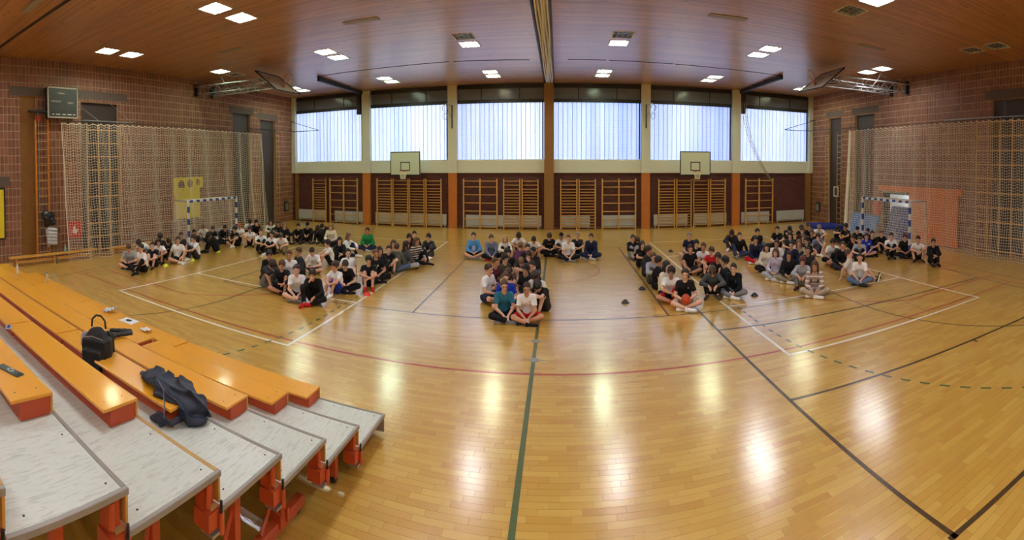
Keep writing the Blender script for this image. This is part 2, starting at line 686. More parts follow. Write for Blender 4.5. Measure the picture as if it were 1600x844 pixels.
line('grey', [[(9.4, 10.5), (9.25, 9.2), (9.08, 8.1), (9.1, 7.4)]], 0.03)
for (sx, sy) in ((0.02, 8.5), (0.0, 9.43)):
    b = MB()
    b.prism([(sx + 0.1 * math.cos(2 * PI * i / 20), sy + 0.1 * math.sin(2 * PI * i / 20)) for i in range(20)], 2, -0.004, 0.0030)
    b.box(sx - 0.25, sx + 0.25, sy - 0.011, sy + 0.011, 0, 0.0032)
    b.build('floor_socket', GREYMETAL_M, floor, one=True)

# ------------------------------------------------------------------ ceiling
ceil_o = MB().box(-HALF - 0.3, HALF + 0.3, YB, DEPTH + 0.3, HIGH + 0.12, HIGH + 0.4).build('ceiling', CEIL_M)
tag(ceil_o, 'knotty pine board ceiling of the sports hall', kind='structure')
# a board skin with openings for the recessed lamps and the curtain slot
LAMPS = []          # (x, y, tint) tint None = switched off
for xi, x in enumerate((-14.42, -8.6, -2.92, 2.78, 8.6, 14.5)):
    for y in (-2.9, -1.8, 3.15, 4.3, 9.56, 10.72, 16.0, 17.1, 22.35, 23.4):
        LAMPS.append([x, y, 'white'])
SPECIAL = {(-14.42, 9.56): 'lime', (-14.42, 16.0): 'green', (-14.42, 17.1): None, (-8.6, 16.0): 'yellow', (-8.6, 17.1): 'green',
           (-8.6, 22.35): 'green', (-8.6, 23.4): 'green', (-14.42, 22.35): 'green', (-14.42, 23.4): 'yellow', (-2.92, 16.0): None,
           (-2.92, 22.35): 'yellow', (-2.92, 23.4): 'yellow', (2.78, 16.0): None, (2.78, 22.35): 'lime', (2.78, 23.4): 'green',
           (8.6, 22.35): 'lime', (8.6, 23.4): 'lime', (8.6, 10.72): None, (14.5, 9.56): None, (14.5, 10.72): None,
           (14.5, 22.35): 'yellow', (14.5, 23.4): 'lime'}
for l in LAMPS:
    if (l[0], l[1]) in SPECIAL: l[2] = SPECIAL[(l[0], l[1])]
LH = 0.37
xs = sorted({-HALF - 0.3, HALF + 0.3, -0.34, 0.28} | {l[0] - LH for l in LAMPS} | {l[0] + LH for l in LAMPS})
ys = sorted({YB, DEPTH + 0.3} | {l[1] - LH for l in LAMPS} | {l[1] + LH for l in LAMPS})
b = MB()
for i in range(len(xs) - 1):
    for j in range(len(ys) - 1):
        cx, cy = (xs[i] + xs[i + 1]) / 2, (ys[j] + ys[j + 1]) / 2
        if any(abs(cx - l[0]) < LH and abs(cy - l[1]) < LH for l in LAMPS) or -0.34 < cx < 0.28:
            continue
        b.box(xs[i], xs[i + 1], ys[j], ys[j + 1], HIGH, HIGH + 0.012)
b.build('ceiling_boards', CEIL_M, ceil_o, fix=False)

# dark rail slots and grey access plates set in the ceiling
for x0, x1, y0, y1 in ((-11.5, -4.4, 20.1, 19.75), (-4.2, -0.8, 19.75, 20.0), (0.9, 2.6, 19.95, 19.98), (2.75, 5.7, 20.0, 20.1), (5.8, 11.3, 20.1, 20.45),
                       (-HALF, -10.3, 5.4, 5.75)):
    b = MB()
    w = 0.03 if y0 > 10 else 0.06
    b.hexa([(x0, y0 - w, HIGH - 0.012), (x1, y1 - w, HIGH - 0.012), (x1, y1 + w, HIGH - 0.012), (x0, y0 + w, HIGH - 0.012),
            (x0, y0 - w, HIGH + 0.01), (x1, y1 - w, HIGH + 0.01), (x1, y1 + w, HIGH + 0.01), (x0, y0 + w, HIGH + 0.01)])
    b.build('rail_slot', DARKMETAL_M, ceil_o)
for i, (x, y) in enumerate(((-5.65, 13.13), (5.67, 13.16), (11.67, 13.42), (-11.44, 13.38), (-11.1, 5.0))):
    b = MB().block(x - 0.62, x + 0.62, y - 0.13, y + 0.13, HIGH - 0.015, HIGH + 0.005, 0.004)
    b.build('access_plate', plain('access_plate_grey', srgb(156, 150, 142), 0.5, 0.4), ceil_o)

# recessed lamps in pairs
TINT = {'white': (0.9, 0.96, 1.0, 1), 'yellow': (0.98, 0.98, 0.66, 1), 'lime': (0.88, 1.0, 0.64, 1), 'green': (0.72, 1.0, 0.72, 1)}
TW = {'white': 'white', 'yellow': 'yellow', 'lime': 'lime green', 'green': 'pale green'}
for i, (x, y, tint) in enumerate(LAMPS):
    colx = ('beside the banner wall', 'second column from the banner wall', 'just banner side of the divider curtain',
            'just doorway side of the divider curtain', 'second column from the doorway wall', 'beside the doorway wall')[(-14.42, -8.6, -2.92, 2.78, 8.6, 14.5).index(x)]
    rown = {-2.9: 'fifth', -1.8: 'fifth', 3.15: 'fourth', 4.3: 'fourth', 9.56: 'third', 10.72: 'third', 16.0: 'second', 17.1: 'second', 22.35: 'first', 23.4: 'first'}[y]
    near_w = 'window half' if y in (-1.8, 4.3, 10.72, 17.1, 23.4) else 'camera half'
    state = ('%s lamp' % TW[tint]) if tint else 'unlit lamp'
    t = thing('ceiling_light', (x, y, HIGH), '%s %s, %s row, %s' % (state, colx, rown, near_w), 'ceiling light', 'recessed ceiling lamps')
    b = MB()
    h = LH
    b.box(x - h, x + h, y - h, y + h, HIGH + 0.085, HIGH + 0.1)
    for s in (-1, 1):
        b.box(x - h, x + h, y + s * h - 0.012, y + s * h + 0.012, HIGH, HIGH + 0.1)
        b.box(x + s * h - 0.012, x + s * h + 0.012, y - h, y + h, HIGH, HIGH + 0.1)
    b.build('lamp_housing', WHITE_M, t)
    b = MB()
    for s in (-1, 1):
        b.box(x - h - 0.02, x + h + 0.02, y + s * h - 0.02, y + s * h + 0.02, HIGH - 0.012, HIGH + 0.004)
        b.box(x + s * h - 0.02, x + s * h + 0.02, y - h, y + h, HIGH - 0.012, HIGH + 0.004)
    b.build('lamp_frame', WHITE_M, t)
    b = MB()
    for q in (-0.2, 0.0, 0.2):
        b.box(x - h, x + h, y + q - 0.012, y + q + 0.012, HIGH - 0.006, HIGH + 0.02)
        b.box(x + q - 0.012, x + q + 0.012, y - h, y + h, HIGH - 0.006, HIGH + 0.02)
    b.build('louvre', WHITE_M if tint else GREYMETAL_M, t)
    MB().box(x - h + 0.03, x + h - 0.03, y - h + 0.03, y + h - 0.03, HIGH + 0.055, HIGH + 0.075).build('reflector', WHITE_M if tint else GREYMETAL_M, t)
    b = MB().block(x - 0.25, x + 0.25, y - 0.25, y + 0.25, HIGH + 0.035, HIGH + 0.056, 0.002)
    b.build('diffuser', glow('lamp_glow_' + tint, TINT[tint], LAMP) if tint else DGLASS_M, t)

# rolled divider curtain drawn up into its slot over the halfway line
t = thing('divider_curtain', (-0.03, 12.0, HIGH), 'pale canvas divider curtain folded up in the ceiling slot over the green line', 'curtain')
for k, (x0, x1, dz) in enumerate(((-0.24, -0.16, 0.0), (-0.16, -0.07, 0.03), (-0.07, 0.03, -0.02), (0.03, 0.11, 0.02), (0.11, 0.2, 0.0))):
    b = MB()
    n, ring = 60, 7
    vs, fs = [], []
    for i in range(n + 1):
        y = YB + (DEPTH - 0.05 - YB) * i / n
        w = 0.014 * math.sin(y * 0.8 + k * 2)
        z0 = HIGH - 0.05 + dz * 0.6 + 0.012 * math.sin(y * 0.7 + k)
        xm, hw = (x0 + x1) / 2 + w, (x1 - x0) / 2 - 0.004
        for q in range(ring):
            a = PI * q / (ring - 1)
            vs.append((xm - hw * math.cos(a), y, z0 + 0.1 - 0.1 * math.sin(a)))
    for i in range(n):
        for q in range(ring - 1):
            fs.append((i * ring + q, i * ring + q + 1, (i + 1) * ring + q + 1, (i + 1) * ring + q))
        fs.append((i * ring + ring - 1, i * ring, (i + 1) * ring, (i + 1) * ring + ring - 1))
    b._add(vs, fs)
    b.build('curtain_fold', CANVAS_M, t)
MB().box(-0.335, -0.27, YB, DEPTH, HIGH - 0.01, HIGH + 0.1).build('curtain_rail', BLACK_M, t)
MB().box(0.225, 0.275, YB, DEPTH, HIGH - 0.01, HIGH + 0.1).build('curtain_rail', DARKMETAL_M, t)

# ------------------------------------------------------------------ the window wall
wf = MB().box(-HALF - 0.3, HALF + 0.3, DEPTH, DEPTH + 0.3, -0.3, 2.95).build('wall_far', FARBRICK_M)
tag(wf, 'dark brick wall under the window band', kind='structure')
MB().box(-HALF, HALF, DEPTH, DEPTH + 0.3, 7.26, HIGH + 0.2).build('window_head', DARKMETAL_M, wf)
b = MB().block(-HALF, HALF, DEPTH - 0.10, DEPTH + 0.3, 2.86, 3.52, 0.02)
tag(b.build('trim_1', CREAM_M), 'cream concrete band under the windows', kind='structure')
COLX = [-5.6 * 3 + 0.14, -11.18, -5.66, -0.045, 5.54, 11.2, 16.66]
for i, x in enumerate(COLX):
    w = 0.27 if 0 < i < 6 else 0.2
    mid = i == 3
    if mid:
        MB().box(x - 0.27, x + 0.27, DEPTH - 0.34, DEPTH, 0, HIGH).build('trim_2', BROWN_COL_M)
        tag(bpy.data.objects['trim_2'], 'brown full height middle column', kind='structure')
    else:
        tag(MB().box(x - w, x + w, DEPTH - 0.24, DEPTH, 2.86, HIGH).build('trim_%d' % (3 + i), CREAM_M), 'cream window column', kind='structure')
        if 0 < i < 6:
            tag(MB().box(x - w + 0.02, x + w - 0.02, DEPTH - 0.22, DEPTH, 0, 2.86).build('trim_%d' % (11 + i), ORANGE_COL_M), 'orange column foot', kind='structure')
MB().box(16.3, 16.62, DEPTH - 0.22, DEPTH, 0, 2.86).build('trim_20', BROWN_COL_M)
MB().box(-16.5, -16.34, DEPTH - 0.22, DEPTH, 0, 2.86).build('trim_21', BROWN_COL_M)
for q in ('trim_20', 'trim_21'):
    tag(bpy.data.objects[q], 'brown corner jamb', kind='structure')
tag(MB().box(-HALF, HALF, DEPTH - 0.03, DEPTH, 0, 0.09).build('baseboard_far', plain('dark_skirting', srgb(96, 54, 34), 0.5)), kind='structure')

GLOWS = []
for k in range(9):
    f = k / 8
    GLOWS.append(glow('daylit_glass_%s' % 'abcdefghi'[k], (0.21 + 0.30 * f, 0.36 + 0.26 * f, 0.86, 1), WINDOW * (0.76 + 0.2 * f)))
rnd = random.Random(3)
BAYB = [5.4, 5.6, 4.2, 2.4, 3.6, 4.2]
for i in range(6):
    x0 = COLX[i] + (0.27 if i else 0.2)
    x1 = COLX[i + 1] - (0.27 if i < 5 else 0.2)
    w = thing('window_%d' % (i + 1), ((x0 + x1) / 2, DEPTH, 3.5), ('frosted channel glass window band, %s bay from the banner wall' %
              ('first', 'second', 'third', 'fourth', 'fifth', 'sixth')[i]), kind='structure')
    n = 19
    gw = (x1 - x0) / n
    tone = BAYB[i]
    for k in range(n):
        a = x0 + gw * k
        tone += rnd.uniform(-1.9, 1.9)
        tone = min(8, max(0.5, tone + (BAYB[i] - tone) * 0.2))
        MB().block(a + 0.012, a + gw - 0.012, DEPTH + 0.02, DEPTH + 0.06, 3.52, 6.42, 0.004).build('pane', GLOWS[int(tone)], w)
    b = MB()
    for k in range(n + 1):
        b.box(x0 + gw * k - 0.012, x0 + gw * k + 0.012, DEPTH + 0.015, DEPTH + 0.07, 3.52, 6.42)
    b.build('glass_joints', plain('glass_joint', srgb(140, 152, 176), 0.6), w)
    MB().box(x0, x1, DEPTH - 0.03, DEPTH + 0.07, 6.42, 6.6).build('transom', DARKMETAL_M, w)
    MB().box(x0, x1, DEPTH - 0.05, DEPTH + 0.05, 3.5, 3.55).build('sill', WHITE_M, w)
    MB().box(x0, x1, DEPTH - 0.02, DEPTH + 0.07, 7.16, 7.28).build('head_frame', DARKMETAL_M, w)
    for k in range(3):
        a, c = x0 + (x1 - x0) * (0, 0.28, 0.72)[k], x0 + (x1 - x0) * (0.28, 0.72, 1)[k]
        MB().box(a + 0.02, c - 0.02, DEPTH + 0.03, DEPTH + 0.05, 6.6, 7.16).build('upper_pane', DGLASS_M, w)
        MB().box(c - 0.03, c + 0.03, DEPTH - 0.01, DEPTH + 0.06, 6.6, 7.16).build('mullion', DARKMETAL_M, w)
    b = MB()
    side = x0 + 0.06 if i not in (1, 2) else x0 + 0.1
    b.box(x1 - 0.12, x1 - 0.05, DEPTH - 0.06, DEPTH, 3.55, 6.42)
    b.build('edge_post', DARKMETAL_M, w)
    # protective netting stretched in front of the glass
    b = MB()
    nn = int((x1 - x0) / 0.12)
    for k in range(nn + 1):
        a = x0 + (x1 - x0) * k / nn
        b.box(a - 0.0022, a + 0.0022, DEPTH - 0.05, DEPTH - 0.046, 3.55, 7.3)
    for k in range(31):
        z = 3.6 + k * 0.12
        b.box(x0, x1, DEPTH - 0.053, DEPTH - 0.049, z - 0.0022, z + 0.0022)
    tag(b.build('window_netting', DARKNET_M, w, fix=False), kind='stuff')
MB().box(-HALF - 0.3, HALF + 0.3, DEPTH + 0.3, DEPTH + 0.4, 2.9, HIGH + 0.2).build('wall_far_backing', RAD_M)
tag(bpy.data.objects['wall_far_backing'], kind='structure')

# unseen wall behind the camera
tag(MB().box(-HALF - 0.3, HALF + 0.3, YB - 0.3, YB, -0.3, HIGH + 0.3).build('wall_near', plain('near_wall', srgb(214, 206, 188), 0.8)), kind='structure')

# ------------------------------------------------------------------ the two block walls
HOLES_L = [(9.66, 11.62, 0.0, 5.92), (19.5, 21.1, 0.0, 6.05), (22.1, 23.65, 0.0, 5.86), (6.78, 7.5, 0.0, 6.02)]
LINTEL_L = [(6.3, 12.1, 6.04, 6.36), (19.2, 21.4, 6.05, 6.4), (21.85, 23.95, 5.9, 6.24)]
HOLES_R = [(22.35, 23.7, 0.0, 5.95), (19.2, 20.95, 0.0, 5.92), (16.2, 18.25, 0.0, 2.06), (9.3, 11.3, 0.0, 5.96)]
LINTEL_R = [(22.1, 24.0, 6.02, 6.34), (18.85, 21.3, 5.98, 6.32), (8.8, 11.7, 6.0, 6.34)]


def side_wall(s, holes, lintels, y_from):
    name = 'wall_left' if s < 0 else 'wall_right'
    xw = s * HALF
    root = MB()
    cuts = sorted({YB - 0.3, DEPTH + 0.3} | {h[0] for h in holes} | {h[1] for h in holes})
    for a, c in zip(cuts[:-1], cuts[1:]):
        top = max([h[3] for h in holes if h[0] <= (a + c) / 2 <= h[1]] or [-0.3])
        root.box(*sorted((xw + s * 0.014, xw + s * 0.35)), a, c, top, HIGH + 0.3)
    w = root.build(name, MORTAR_M)
    tag(w, 'wall of upright reddish clay blocks with pale joints, ' + ('behind the yellow boards' if s < 0 else 'with the orange sliding door'), kind='structure')
    cells = []
    j0, j1 = int(y_from / BRW), int(DEPTH / BRW)
    for j in range(j0, j1 + 1):
        for k in range(0, 25):
            y0, y1 = j * BRW + 0.0125, (j + 1) * BRW - 0.0125
            z0, z1 = k * BRH + 0.013, min(HIGH, (k + 1) * BRH - 0.013)
            y1 = min(y1, DEPTH)
            if y1 - y0 < 0.03 or z1 - z0 < 0.04: continue
            todo = [(y0, y1, z0, z1)]
            for h in list(holes) + list(lintels):
                nxt = []
                for c in todo:
                    if not (c[1] > h[0] and c[0] < h[1] and c[3] > h[2] and c[2] < h[3]):
                        nxt.append(c); continue
                    if c[0] < h[0]: nxt.append((c[0], h[0], c[2], c[3]))
                    if c[1] > h[1]: nxt.append((h[1], c[1], c[2], c[3]))
                    if c[3] > h[3]: nxt.append((max(c[0], h[0]), min(c[1], h[1]), h[3], c[3]))
                    if c[2] < h[2]: nxt.append((max(c[0], h[0]), min(c[1], h[1]), c[2], h[2]))
                todo = [c for c in nxt if c[1] - c[0] > 0.02 and c[3] - c[2] > 0.02]
            cells += todo
    cells.sort(key=lambda c: math.hypot(c[0], HALF))
    rr = random.Random(5 if s < 0 else 6)

    def put(b, c, ox=0.0, oy=0.0, oz=0.0):
        p = rr.uniform(-0.0045, 0.0)
        x0, x1 = xw - s * p, xw + s * 0.02
        q = 0.004
        vs = [(x1, c[0], c[2]), (x1, c[1], c[2]), (x1, c[1], c[3]), (x1, c[0], c[3]),
              (x0, c[0] + q, c[2] + q), (x0, c[1] - q, c[2] + q), (x0, c[1] - q, c[3] - q), (x0, c[0] + q, c[3] - q)]
        fs = [(4, 5, 6, 7), (0, 1, 5, 4), (1, 2, 6, 5), (2, 3, 7, 6), (3, 0, 4, 7)]
        if s < 0: fs = [tuple(reversed(f)) for f in fs]
        b._add(vs, [tuple(reversed(f)) for f in fs])
    seen = [c for c in cells if math.atan2(HALF, c[0]) < (1.235 if s < 0 else 1.03) and (c[3] < 3.2 or c[3] > 0)]
    first = set(seen[:300])
    for c in seen[:300]:
        b = MB(); put(b, c); b.build('brick', BLOCK_M, w, fix=False)
    b = MB()
    for c in cells:
        if c not in first: put(b, c)
    tag(b.build('brick_field', BLOCK_M, w, fix=False), kind='stuff')
    for (y0, y1, z0, z1) in lintels:
        MB().block(*sorted((xw, xw + s * 0.3)), y0, y1, z0, z1, 0.01).build('lintel', LINTEL_M, w)
    return w


wl = side_wall(-1, HOLES_L, LINTEL_L, 4.6)
wr = side_wall(1, HOLES_R, LINTEL_R, 7.0)
for (y0, y1, z0, z1) in HOLES_L[:3]:
    MB().box(-HALF - 0.36, -HALF - 0.16, y0, y1, z0, z1).build('recess_panel', RECESS_M, wl)
MB().box(-HALF - 0.34, -HALF - 0.1, 6.78, 7.5, 0, 6.02).build('recess_panel', plain('oak_panel', srgb(134, 90, 38), 0.5, 0.4, var=0.2), wl)
for (y0, y1, z0, z1) in (HOLES_R[0], HOLES_R[1], HOLES_R[3]):
    MB().box(HALF + 0.16, HALF + 0.36, y0, y1, z0, z1).build('recess_panel', RECESS_M, wr)
for y in (19.65, 20.4):
    MB().box(HALF + 0.1, HALF + 0.17, y - 0.05, y + 0.05, 0, 5.1).build('red_post', plain('dull_red_post', srgb(140, 44, 36), 0.6), wr)

# store room seen through the doorway
rm = MB()
for q in ((HALF + 0.35, 20.4, 15.2, 15.3, 0, 2.9), (HALF + 0.35, 20.4, 19.6, 19.7, 0, 2.9), (20.4, 20.5, 15.2, 19.7, 0, 2.9),
          (HALF + 0.35, 20.4, 15.2, 19.7, 2.9, 3.0), (HALF + 0.3, 20.4, 15.2, 19.7, -0.1, 0.0)):
    rm.box(*q)
tag(rm.build('wall_storeroom', WHITE_M), 'white walled equipment store beyond the doorway', kind='structure')
wn = thing('window_7', (20.38, 19.0, 1.6), 'bright store room window', kind='structure')
for a, c in ((18.55, 19.3), (19.42, 19.58), (17.6, 18.45)):
    MB().box(20.36, 20.39, a, c, 0.9, 2.3).build('pane', glow('store_window', (0.84, 0.92, 1, 1), 3.2), wn)
MB().box(20.34, 20.40, 17.5, 19.6, 0.82, 0.9).build('window_frame', WHITE_M, wn)

# ================================================================== fittings on the walls
# ------------------------------------------------------------------ wall bars, climbing frames and radiators under the windows
FY0 = DEPTH - 0.035
rung_cache = {}


def rung(parent, x0, x1, y, z, r, mat, name='rung'):
    key = (round(x1 - x0, 3), r, mat.name)
    if key not in rung_cache:
        me = MB().bar((-(x1 - x0) / 2, 0, 0), ((x1 - x0) / 2, 0, 0), r, 8).mesh(name)
        me.materials.append(mat)
        rung_cache[key] = me
    return shared_piece(name, rung_cache[key], parent, Vector(((x0 + x1) / 2, y, z)) - parent.location)


PLACE = ['first', 'second', 'third', 'fourth', 'fifth', 'sixth']
BAYN = ['bay beside the banner wall', 'bay under the hoop by the green jacket', 'bay just banner side of the brown column',
        'bay just doorway side of the brown column', 'bay under the hoop nearer the doorway', 'bay beside the doorway wall']


def wall_bars(x0, x1, bay, idx, n):
    t = thing('wall_bars', ((x0 + x1) / 2, FY0 - 0.1, 0), 'closely runged oak wall bars, unit %s, %s' % (PLACE[idx], BAYN[bay]), 'wall bars', 'wall bars under the windows')
    for x in (x0 + 0.03, x1 - 0.03):
        MB().block(x - 0.03, x + 0.03, FY0 - 0.16, FY0 - 0.056, 0.0, 2.55, 0.008).build('upright', OAK_M, t)
    for z in [0.12 + 0.147 * i for i in range(14)] + [2.24, 2.44]:
        rung(t, x0 + 0.05, x1 - 0.05, FY0 - 0.11, z, 0.02, OAK_M)


def climbing_frame(x0, xm, x1, bay):
    t = thing('frame_ladder', ((x0 + x1) / 2, FY0 - 0.1, 0), 'widely runged oak climbing frame with three posts, %s' % BAYN[bay], 'climbing frame', 'climbing frames under the windows')
    for x in (x0, xm, x1):
        MB().block(x - 0.035, x + 0.035, FY0 - 0.16, FY0 - 0.06, 0.0, 2.56, 0.008).build('upright', OAK_M, t)
    for a, c in ((x0, xm), (xm, x1)):
        for z in (0.09, 0.5, 0.9, 1.32, 1.74, 2.14, 2.44):
            rung(t, a + 0.03, c - 0.03, FY0 - 0.11, z, 0.022, OAK_M)


def far_x(u):
    x, y, z = ray(u, 300)
    return CAMX + x * (FY0 - 0.1) / y


wall_bars(far_x(488.7), far_x(510), 0, 0, 1)
climbing_frame(far_x(516), far_x(537), far_x(558.5), 0)
for i, (a, c) in enumerate(((588.7, 612.7), (613.7, 638), (639, 663.5), (665, 690))):
    wall_bars(far_x(a), far_x(c), 1, i, 4)
climbing_frame(far_x(724.5), far_x(750), far_x(776.5), 2)
for i, (a, c) in enumerate(((786.2, 813), (815, 841.5))):
    wall_bars(far_x(a), far_x(c), 2, i, 2)
for i, (a, c) in enumerate(((875.3, 902.3), (904, 931))):
    wall_bars(far_x(a), far_x(c), 3, i, 2)
climbing_frame(far_x(941), far_x(967), far_x(993), 3)
for i, (a, c) in enumerate(((1028.5, 1054.7), (1056.5, 1080.7), (1083, 1107.5), (1109.3, 1133.5))):
    wall_bars(far_x(a), far_x(c), 4, i, 4)
climbing_frame(far_x(1165), far_x(1186), far_x(1207), 5)
for (a, c), lab in zip(((466, 509), (522, 566), (586, 697), (727, 846), (875, 922), (940, 993), (1022, 1075), (1085, 1136), (1159, 1203), (1214, 1257)),
                       ('radiator in the corner by the banner wall', 'radiator beside the first orange column', 'long radiator behind four wall bars by the green jacket',
                        'long radiator banner side of the brown column', 'short radiator doorway side of the brown column',
                        'radiator behind the climbing frame doorway side of the brown column', 'radiator behind the first two bars under the doorway side hoop',
                        'radiator behind the last two bars under the doorway side hoop', 'radiator behind the last climbing frame', 'radiator in the corner by the doorway wall')):
    x0, x1 = far_x(a), far_x(c)
    t = thing('radiator', ((x0 + x1) / 2, FY0, 0.15), 'white panel ' + lab, 'radiator', 'radiators under the windows')
    n = max(2, int((x1 - x0) / 0.55))
    for k in range(n):
        q0, q1 = x0 + (x1 - x0) * k / n, x0 + (x1 - x0) * (k + 1) / n
        MB().block(q0 + 0.004, q1 - 0.004, FY0 - 0.05, FY0 - 0.012, 0.17, 0.7, 0.008).build('panel', RAD_M, t)
    b = MB()
    b.bar((x0, FY0 - 0.03, 0.13), (x1, FY0 - 0.03, 0.13), 0.018, 6)
    for q in (x0 + 0.1, x1 - 0.1):
        b.box(q - 0.015, q + 0.015, FY0 - 0.05, FY0, 0.0, 0.17)
    b.build('pipe', RAD_M, t)


# ------------------------------------------------------------------ basketball hoops on the window wall
def net_rings(parent, c, r0, r1, h, mat, n=14, rows=5):
    b = MB()
    for k in range(rows):
        ra = r0 + (r1 - r0) * k / rows
        rb = r0 + (r1 - r0) * (k + 1) / rows
        za, zb = c[2] - h * k / rows, c[2] - h * (k + 1) / rows
        for i in range(n):
            a = 2 * PI * (i + 0.5 * (k % 2)) / n
            for s in (-0.5, 0.5):
                q = a + 2 * PI * s / n
                b.bar((c[0] + ra * math.cos(a), c[1] + ra * math.sin(a), za), (c[0] + rb * math.cos(q), c[1] + rb * math.sin(q), zb), 0.006, 4, cap=False)
    tag(b.build('net', mat, parent, fix=False), kind='stuff')


def wall_hoop(x, label):
    yb = DEPTH - 0.85
    t = thing('basketball_hoop', (x, yb, 3.0), label, 'basketball hoop', 'basketball hoops over the wall bars')
    z0, z1, w = 2.74, 3.98, 0.93
    MB().block(x - w, x + w, yb, yb + 0.03, z0, z1, 0.004).build('backboard', BOARD_M, t)
    b = MB()
    for a in ((x - w, x + w, z0, z0 + 0.05), (x - w, x + w, z1 - 0.05, z1), (x - w, x - w + 0.05, z0, z1), (x + w - 0.05, x + w, z0, z1)):
        b.box(a[0], a[1], yb - 0.004, yb + 0.034, a[2], a[3])
    b.build('board_border', BLACK_M, t)
    b = MB()
    for a in ((x - 0.3, x + 0.3, 2.98, 3.03), (x - 0.3, x + 0.3, 3.4, 3.45), (x - 0.3, x - 0.25, 2.98, 3.45), (x + 0.25, x + 0.3, 2.98, 3.45)):
        b.box(a[0], a[1], yb - 0.004, yb, a[2], a[3])
    b.build('target_square', BLACK_M, t)
    c = (x, yb - 0.38, 2.98)
    MB().tube([(c[0] + 0.225 * math.cos(2 * PI * i / 24), c[1] + 0.225 * math.sin(2 * PI * i / 24), c[2]) for i in range(24)], 0.011, 6, closed=True).build('rim', RIM_M, t)
    b = MB().box(x - 0.06, x + 0.06, yb - 0.02, yb, 2.9, 3.02)
    b.bar((x - 0.05, yb, 2.97), (x - 0.12, yb - 0.2, 2.975), 0.012); b.bar((x + 0.05, yb, 2.97), (x + 0.12, yb - 0.2, 2.975), 0.012)
    b.build('bracket', RIM_M, t)
    net_rings(t, c, 0.22, 0.13, 0.42, NET_M)
    b = MB()
    for sx in (-0.5, 0.5):
        for z in (2.9, 3.6):
            b.bar((x + sx, yb + 0.03, z), (x + sx, DEPTH - 0.1, z), 0.025)
        b.bar((x + sx, yb + 0.05, 3.6), (x + sx, DEPTH - 0.1, 2.95), 0.018)
    b.build('wall_bracket', DARKMETAL_M, t)


wall_hoop(-8.37, 'white wall mounted basketball hoop over the bars by the green jacket')
wall_hoop(8.35, 'white wall mounted basketball hoop over the bars nearer the doorway wall')


# ------------------------------------------------------------------ ceiling hoops swung up on lattice arms
def folded_hoop(s, label):
    t = thing('folding_hoop', (s * 14.0, 17.1, 6.9), label, 'basketball hoop', 'basketball hoops folded under the ceiling')
    P = lambda x, y, z: (s * x, y, z)
    a, bb = (11.3, 16.3, 6.32), (11.2, 18.12, 6.32)
    cc, dd = (12.5, 18.12, 7.2), (12.5, 16.3, 7.2)
    nx, nz = -0.59, 0.8                      # board normal, towards the hall's middle and up
    off = 0.035
    vs = [P(*q) for q in (a, bb, cc, dd)] + [P(q[0] - nx * off, q[1], q[2] - nz * off) for q in (a, bb, cc, dd)]
    MB().hexa(vs).build('backboard', plain('backboard_back', srgb(214, 212, 204), 0.5), t)
    b = MB()
    for p, q in ((a, bb), (bb, cc), (cc, dd), (dd, a)):
        b.bar(P(*p), P(*q), 0.035, 4)
    b.build('board_border', BLACK_M, t)
    m = ((a[0] + bb[0]) / 2 + 0.3, 17.2, 6.54)
    c = (m[0] - 0.24, 17.2, m[2] + 0.36)
    ring = []
    for i in range(22):
        q = 2 * PI * i / 22
        ring.append(P(c[0] + 0.225 * math.cos(q) * nx, c[1] + 0.225 * math.sin(q), c[2] + 0.225 * math.cos(q) * nz))
    MB().tube(ring, 0.012, 6, closed=True).build('rim', RIM_M, t)
    MB().bar(P(*m), P(m[0] - 0.09, 17.2, m[2] + 0.13), 0.05, 6).build('bracket', RIM_M, t)
    b = MB()
    ux, uz = 0.8, 0.59
    for i in range(14):
        q = 2 * PI * i / 14
        p0 = P(c[0] + 0.22 * math.cos(q) * nx, c[1] + 0.22 * math.sin(q), c[2] + 0.22 * math.cos(q) * nz)
        p1 = P(c[0] + 0.12 * math.cos(q + 0.3) * nx - 0.08, c[1] + 0.12 * math.sin(q + 0.3), c[2] + 0.12 * math.cos(q + 0.3) * nz - 0.32)
        b.bar(p0, p1, 0.005, 4, cap=False)
    tag(b.build('net', NET_M, t, fix=False), kind='stuff')
    lat = MB()
    rails = [(16.3, 7.0), (17.9, 7.0), (16.5, 6.68), (17.7, 6.68)]
    for y, z in rails:
        lat.bar(P(12.0, 17.1 + (y - 17.1) * 0.45, z - 0.1), P(16.6, y, z), 0.028, 6)
    n = 8
    for i in range(n):
        x0, x1 = 12.4 + 4.0 * i / n, 12.4 + 4.0 * (i + 1) / n
        xm = (x0 + x1) / 2
        for (yt, yl) in ((16.42, 16.58), (17.78, 17.62)):
            sh = lambda x, y: 17.1 + (y - 17.1) * (0.5 + 0.5 * (x - 12.0) / 4.6)
            lat.bar(P(x0, sh(x0, yl), 6.63), P(xm, sh(xm, yt), 6.97), 0.014, 5)
            lat.bar(P(xm, sh(xm, yt), 6.97), P(x1, sh(x1, yl), 6.63), 0.014, 5)
        lat.bar(P(x0, 16.6, 6.63), P(x0, 17.6, 6.63), 0.012, 5)
    lat.build('lattice_arm', GREYMETAL_M, t)
    b = MB()
    for y in (16.5, 17.7):
        b.bar(P(11.9, y, 6.6), P(12.4, y, 6.85), 0.02); b.bar(P(11.6, y, 6.5), P(12.3, y, 6.6), 0.02)
        b.bar(P(14.6, y, 6.95), P(14.9, y, HIGH), 0.02)
        b.bar(P(14.9, y, 7.2), P(16.5, y, 7.1), 0.015)
        b.box(*sorted((s * 16.5, s * 16.73)), y - 0.06, y + 0.06, 6.6, 7.15)
    b.build('hanger', DARKMETAL_M, t)


folded_hoop(-1, 'basketball hoop folded up under the ceiling at the banner wall')
folded_hoop(1, 'basketball hoop folded up under the ceiling at the doorway wall')

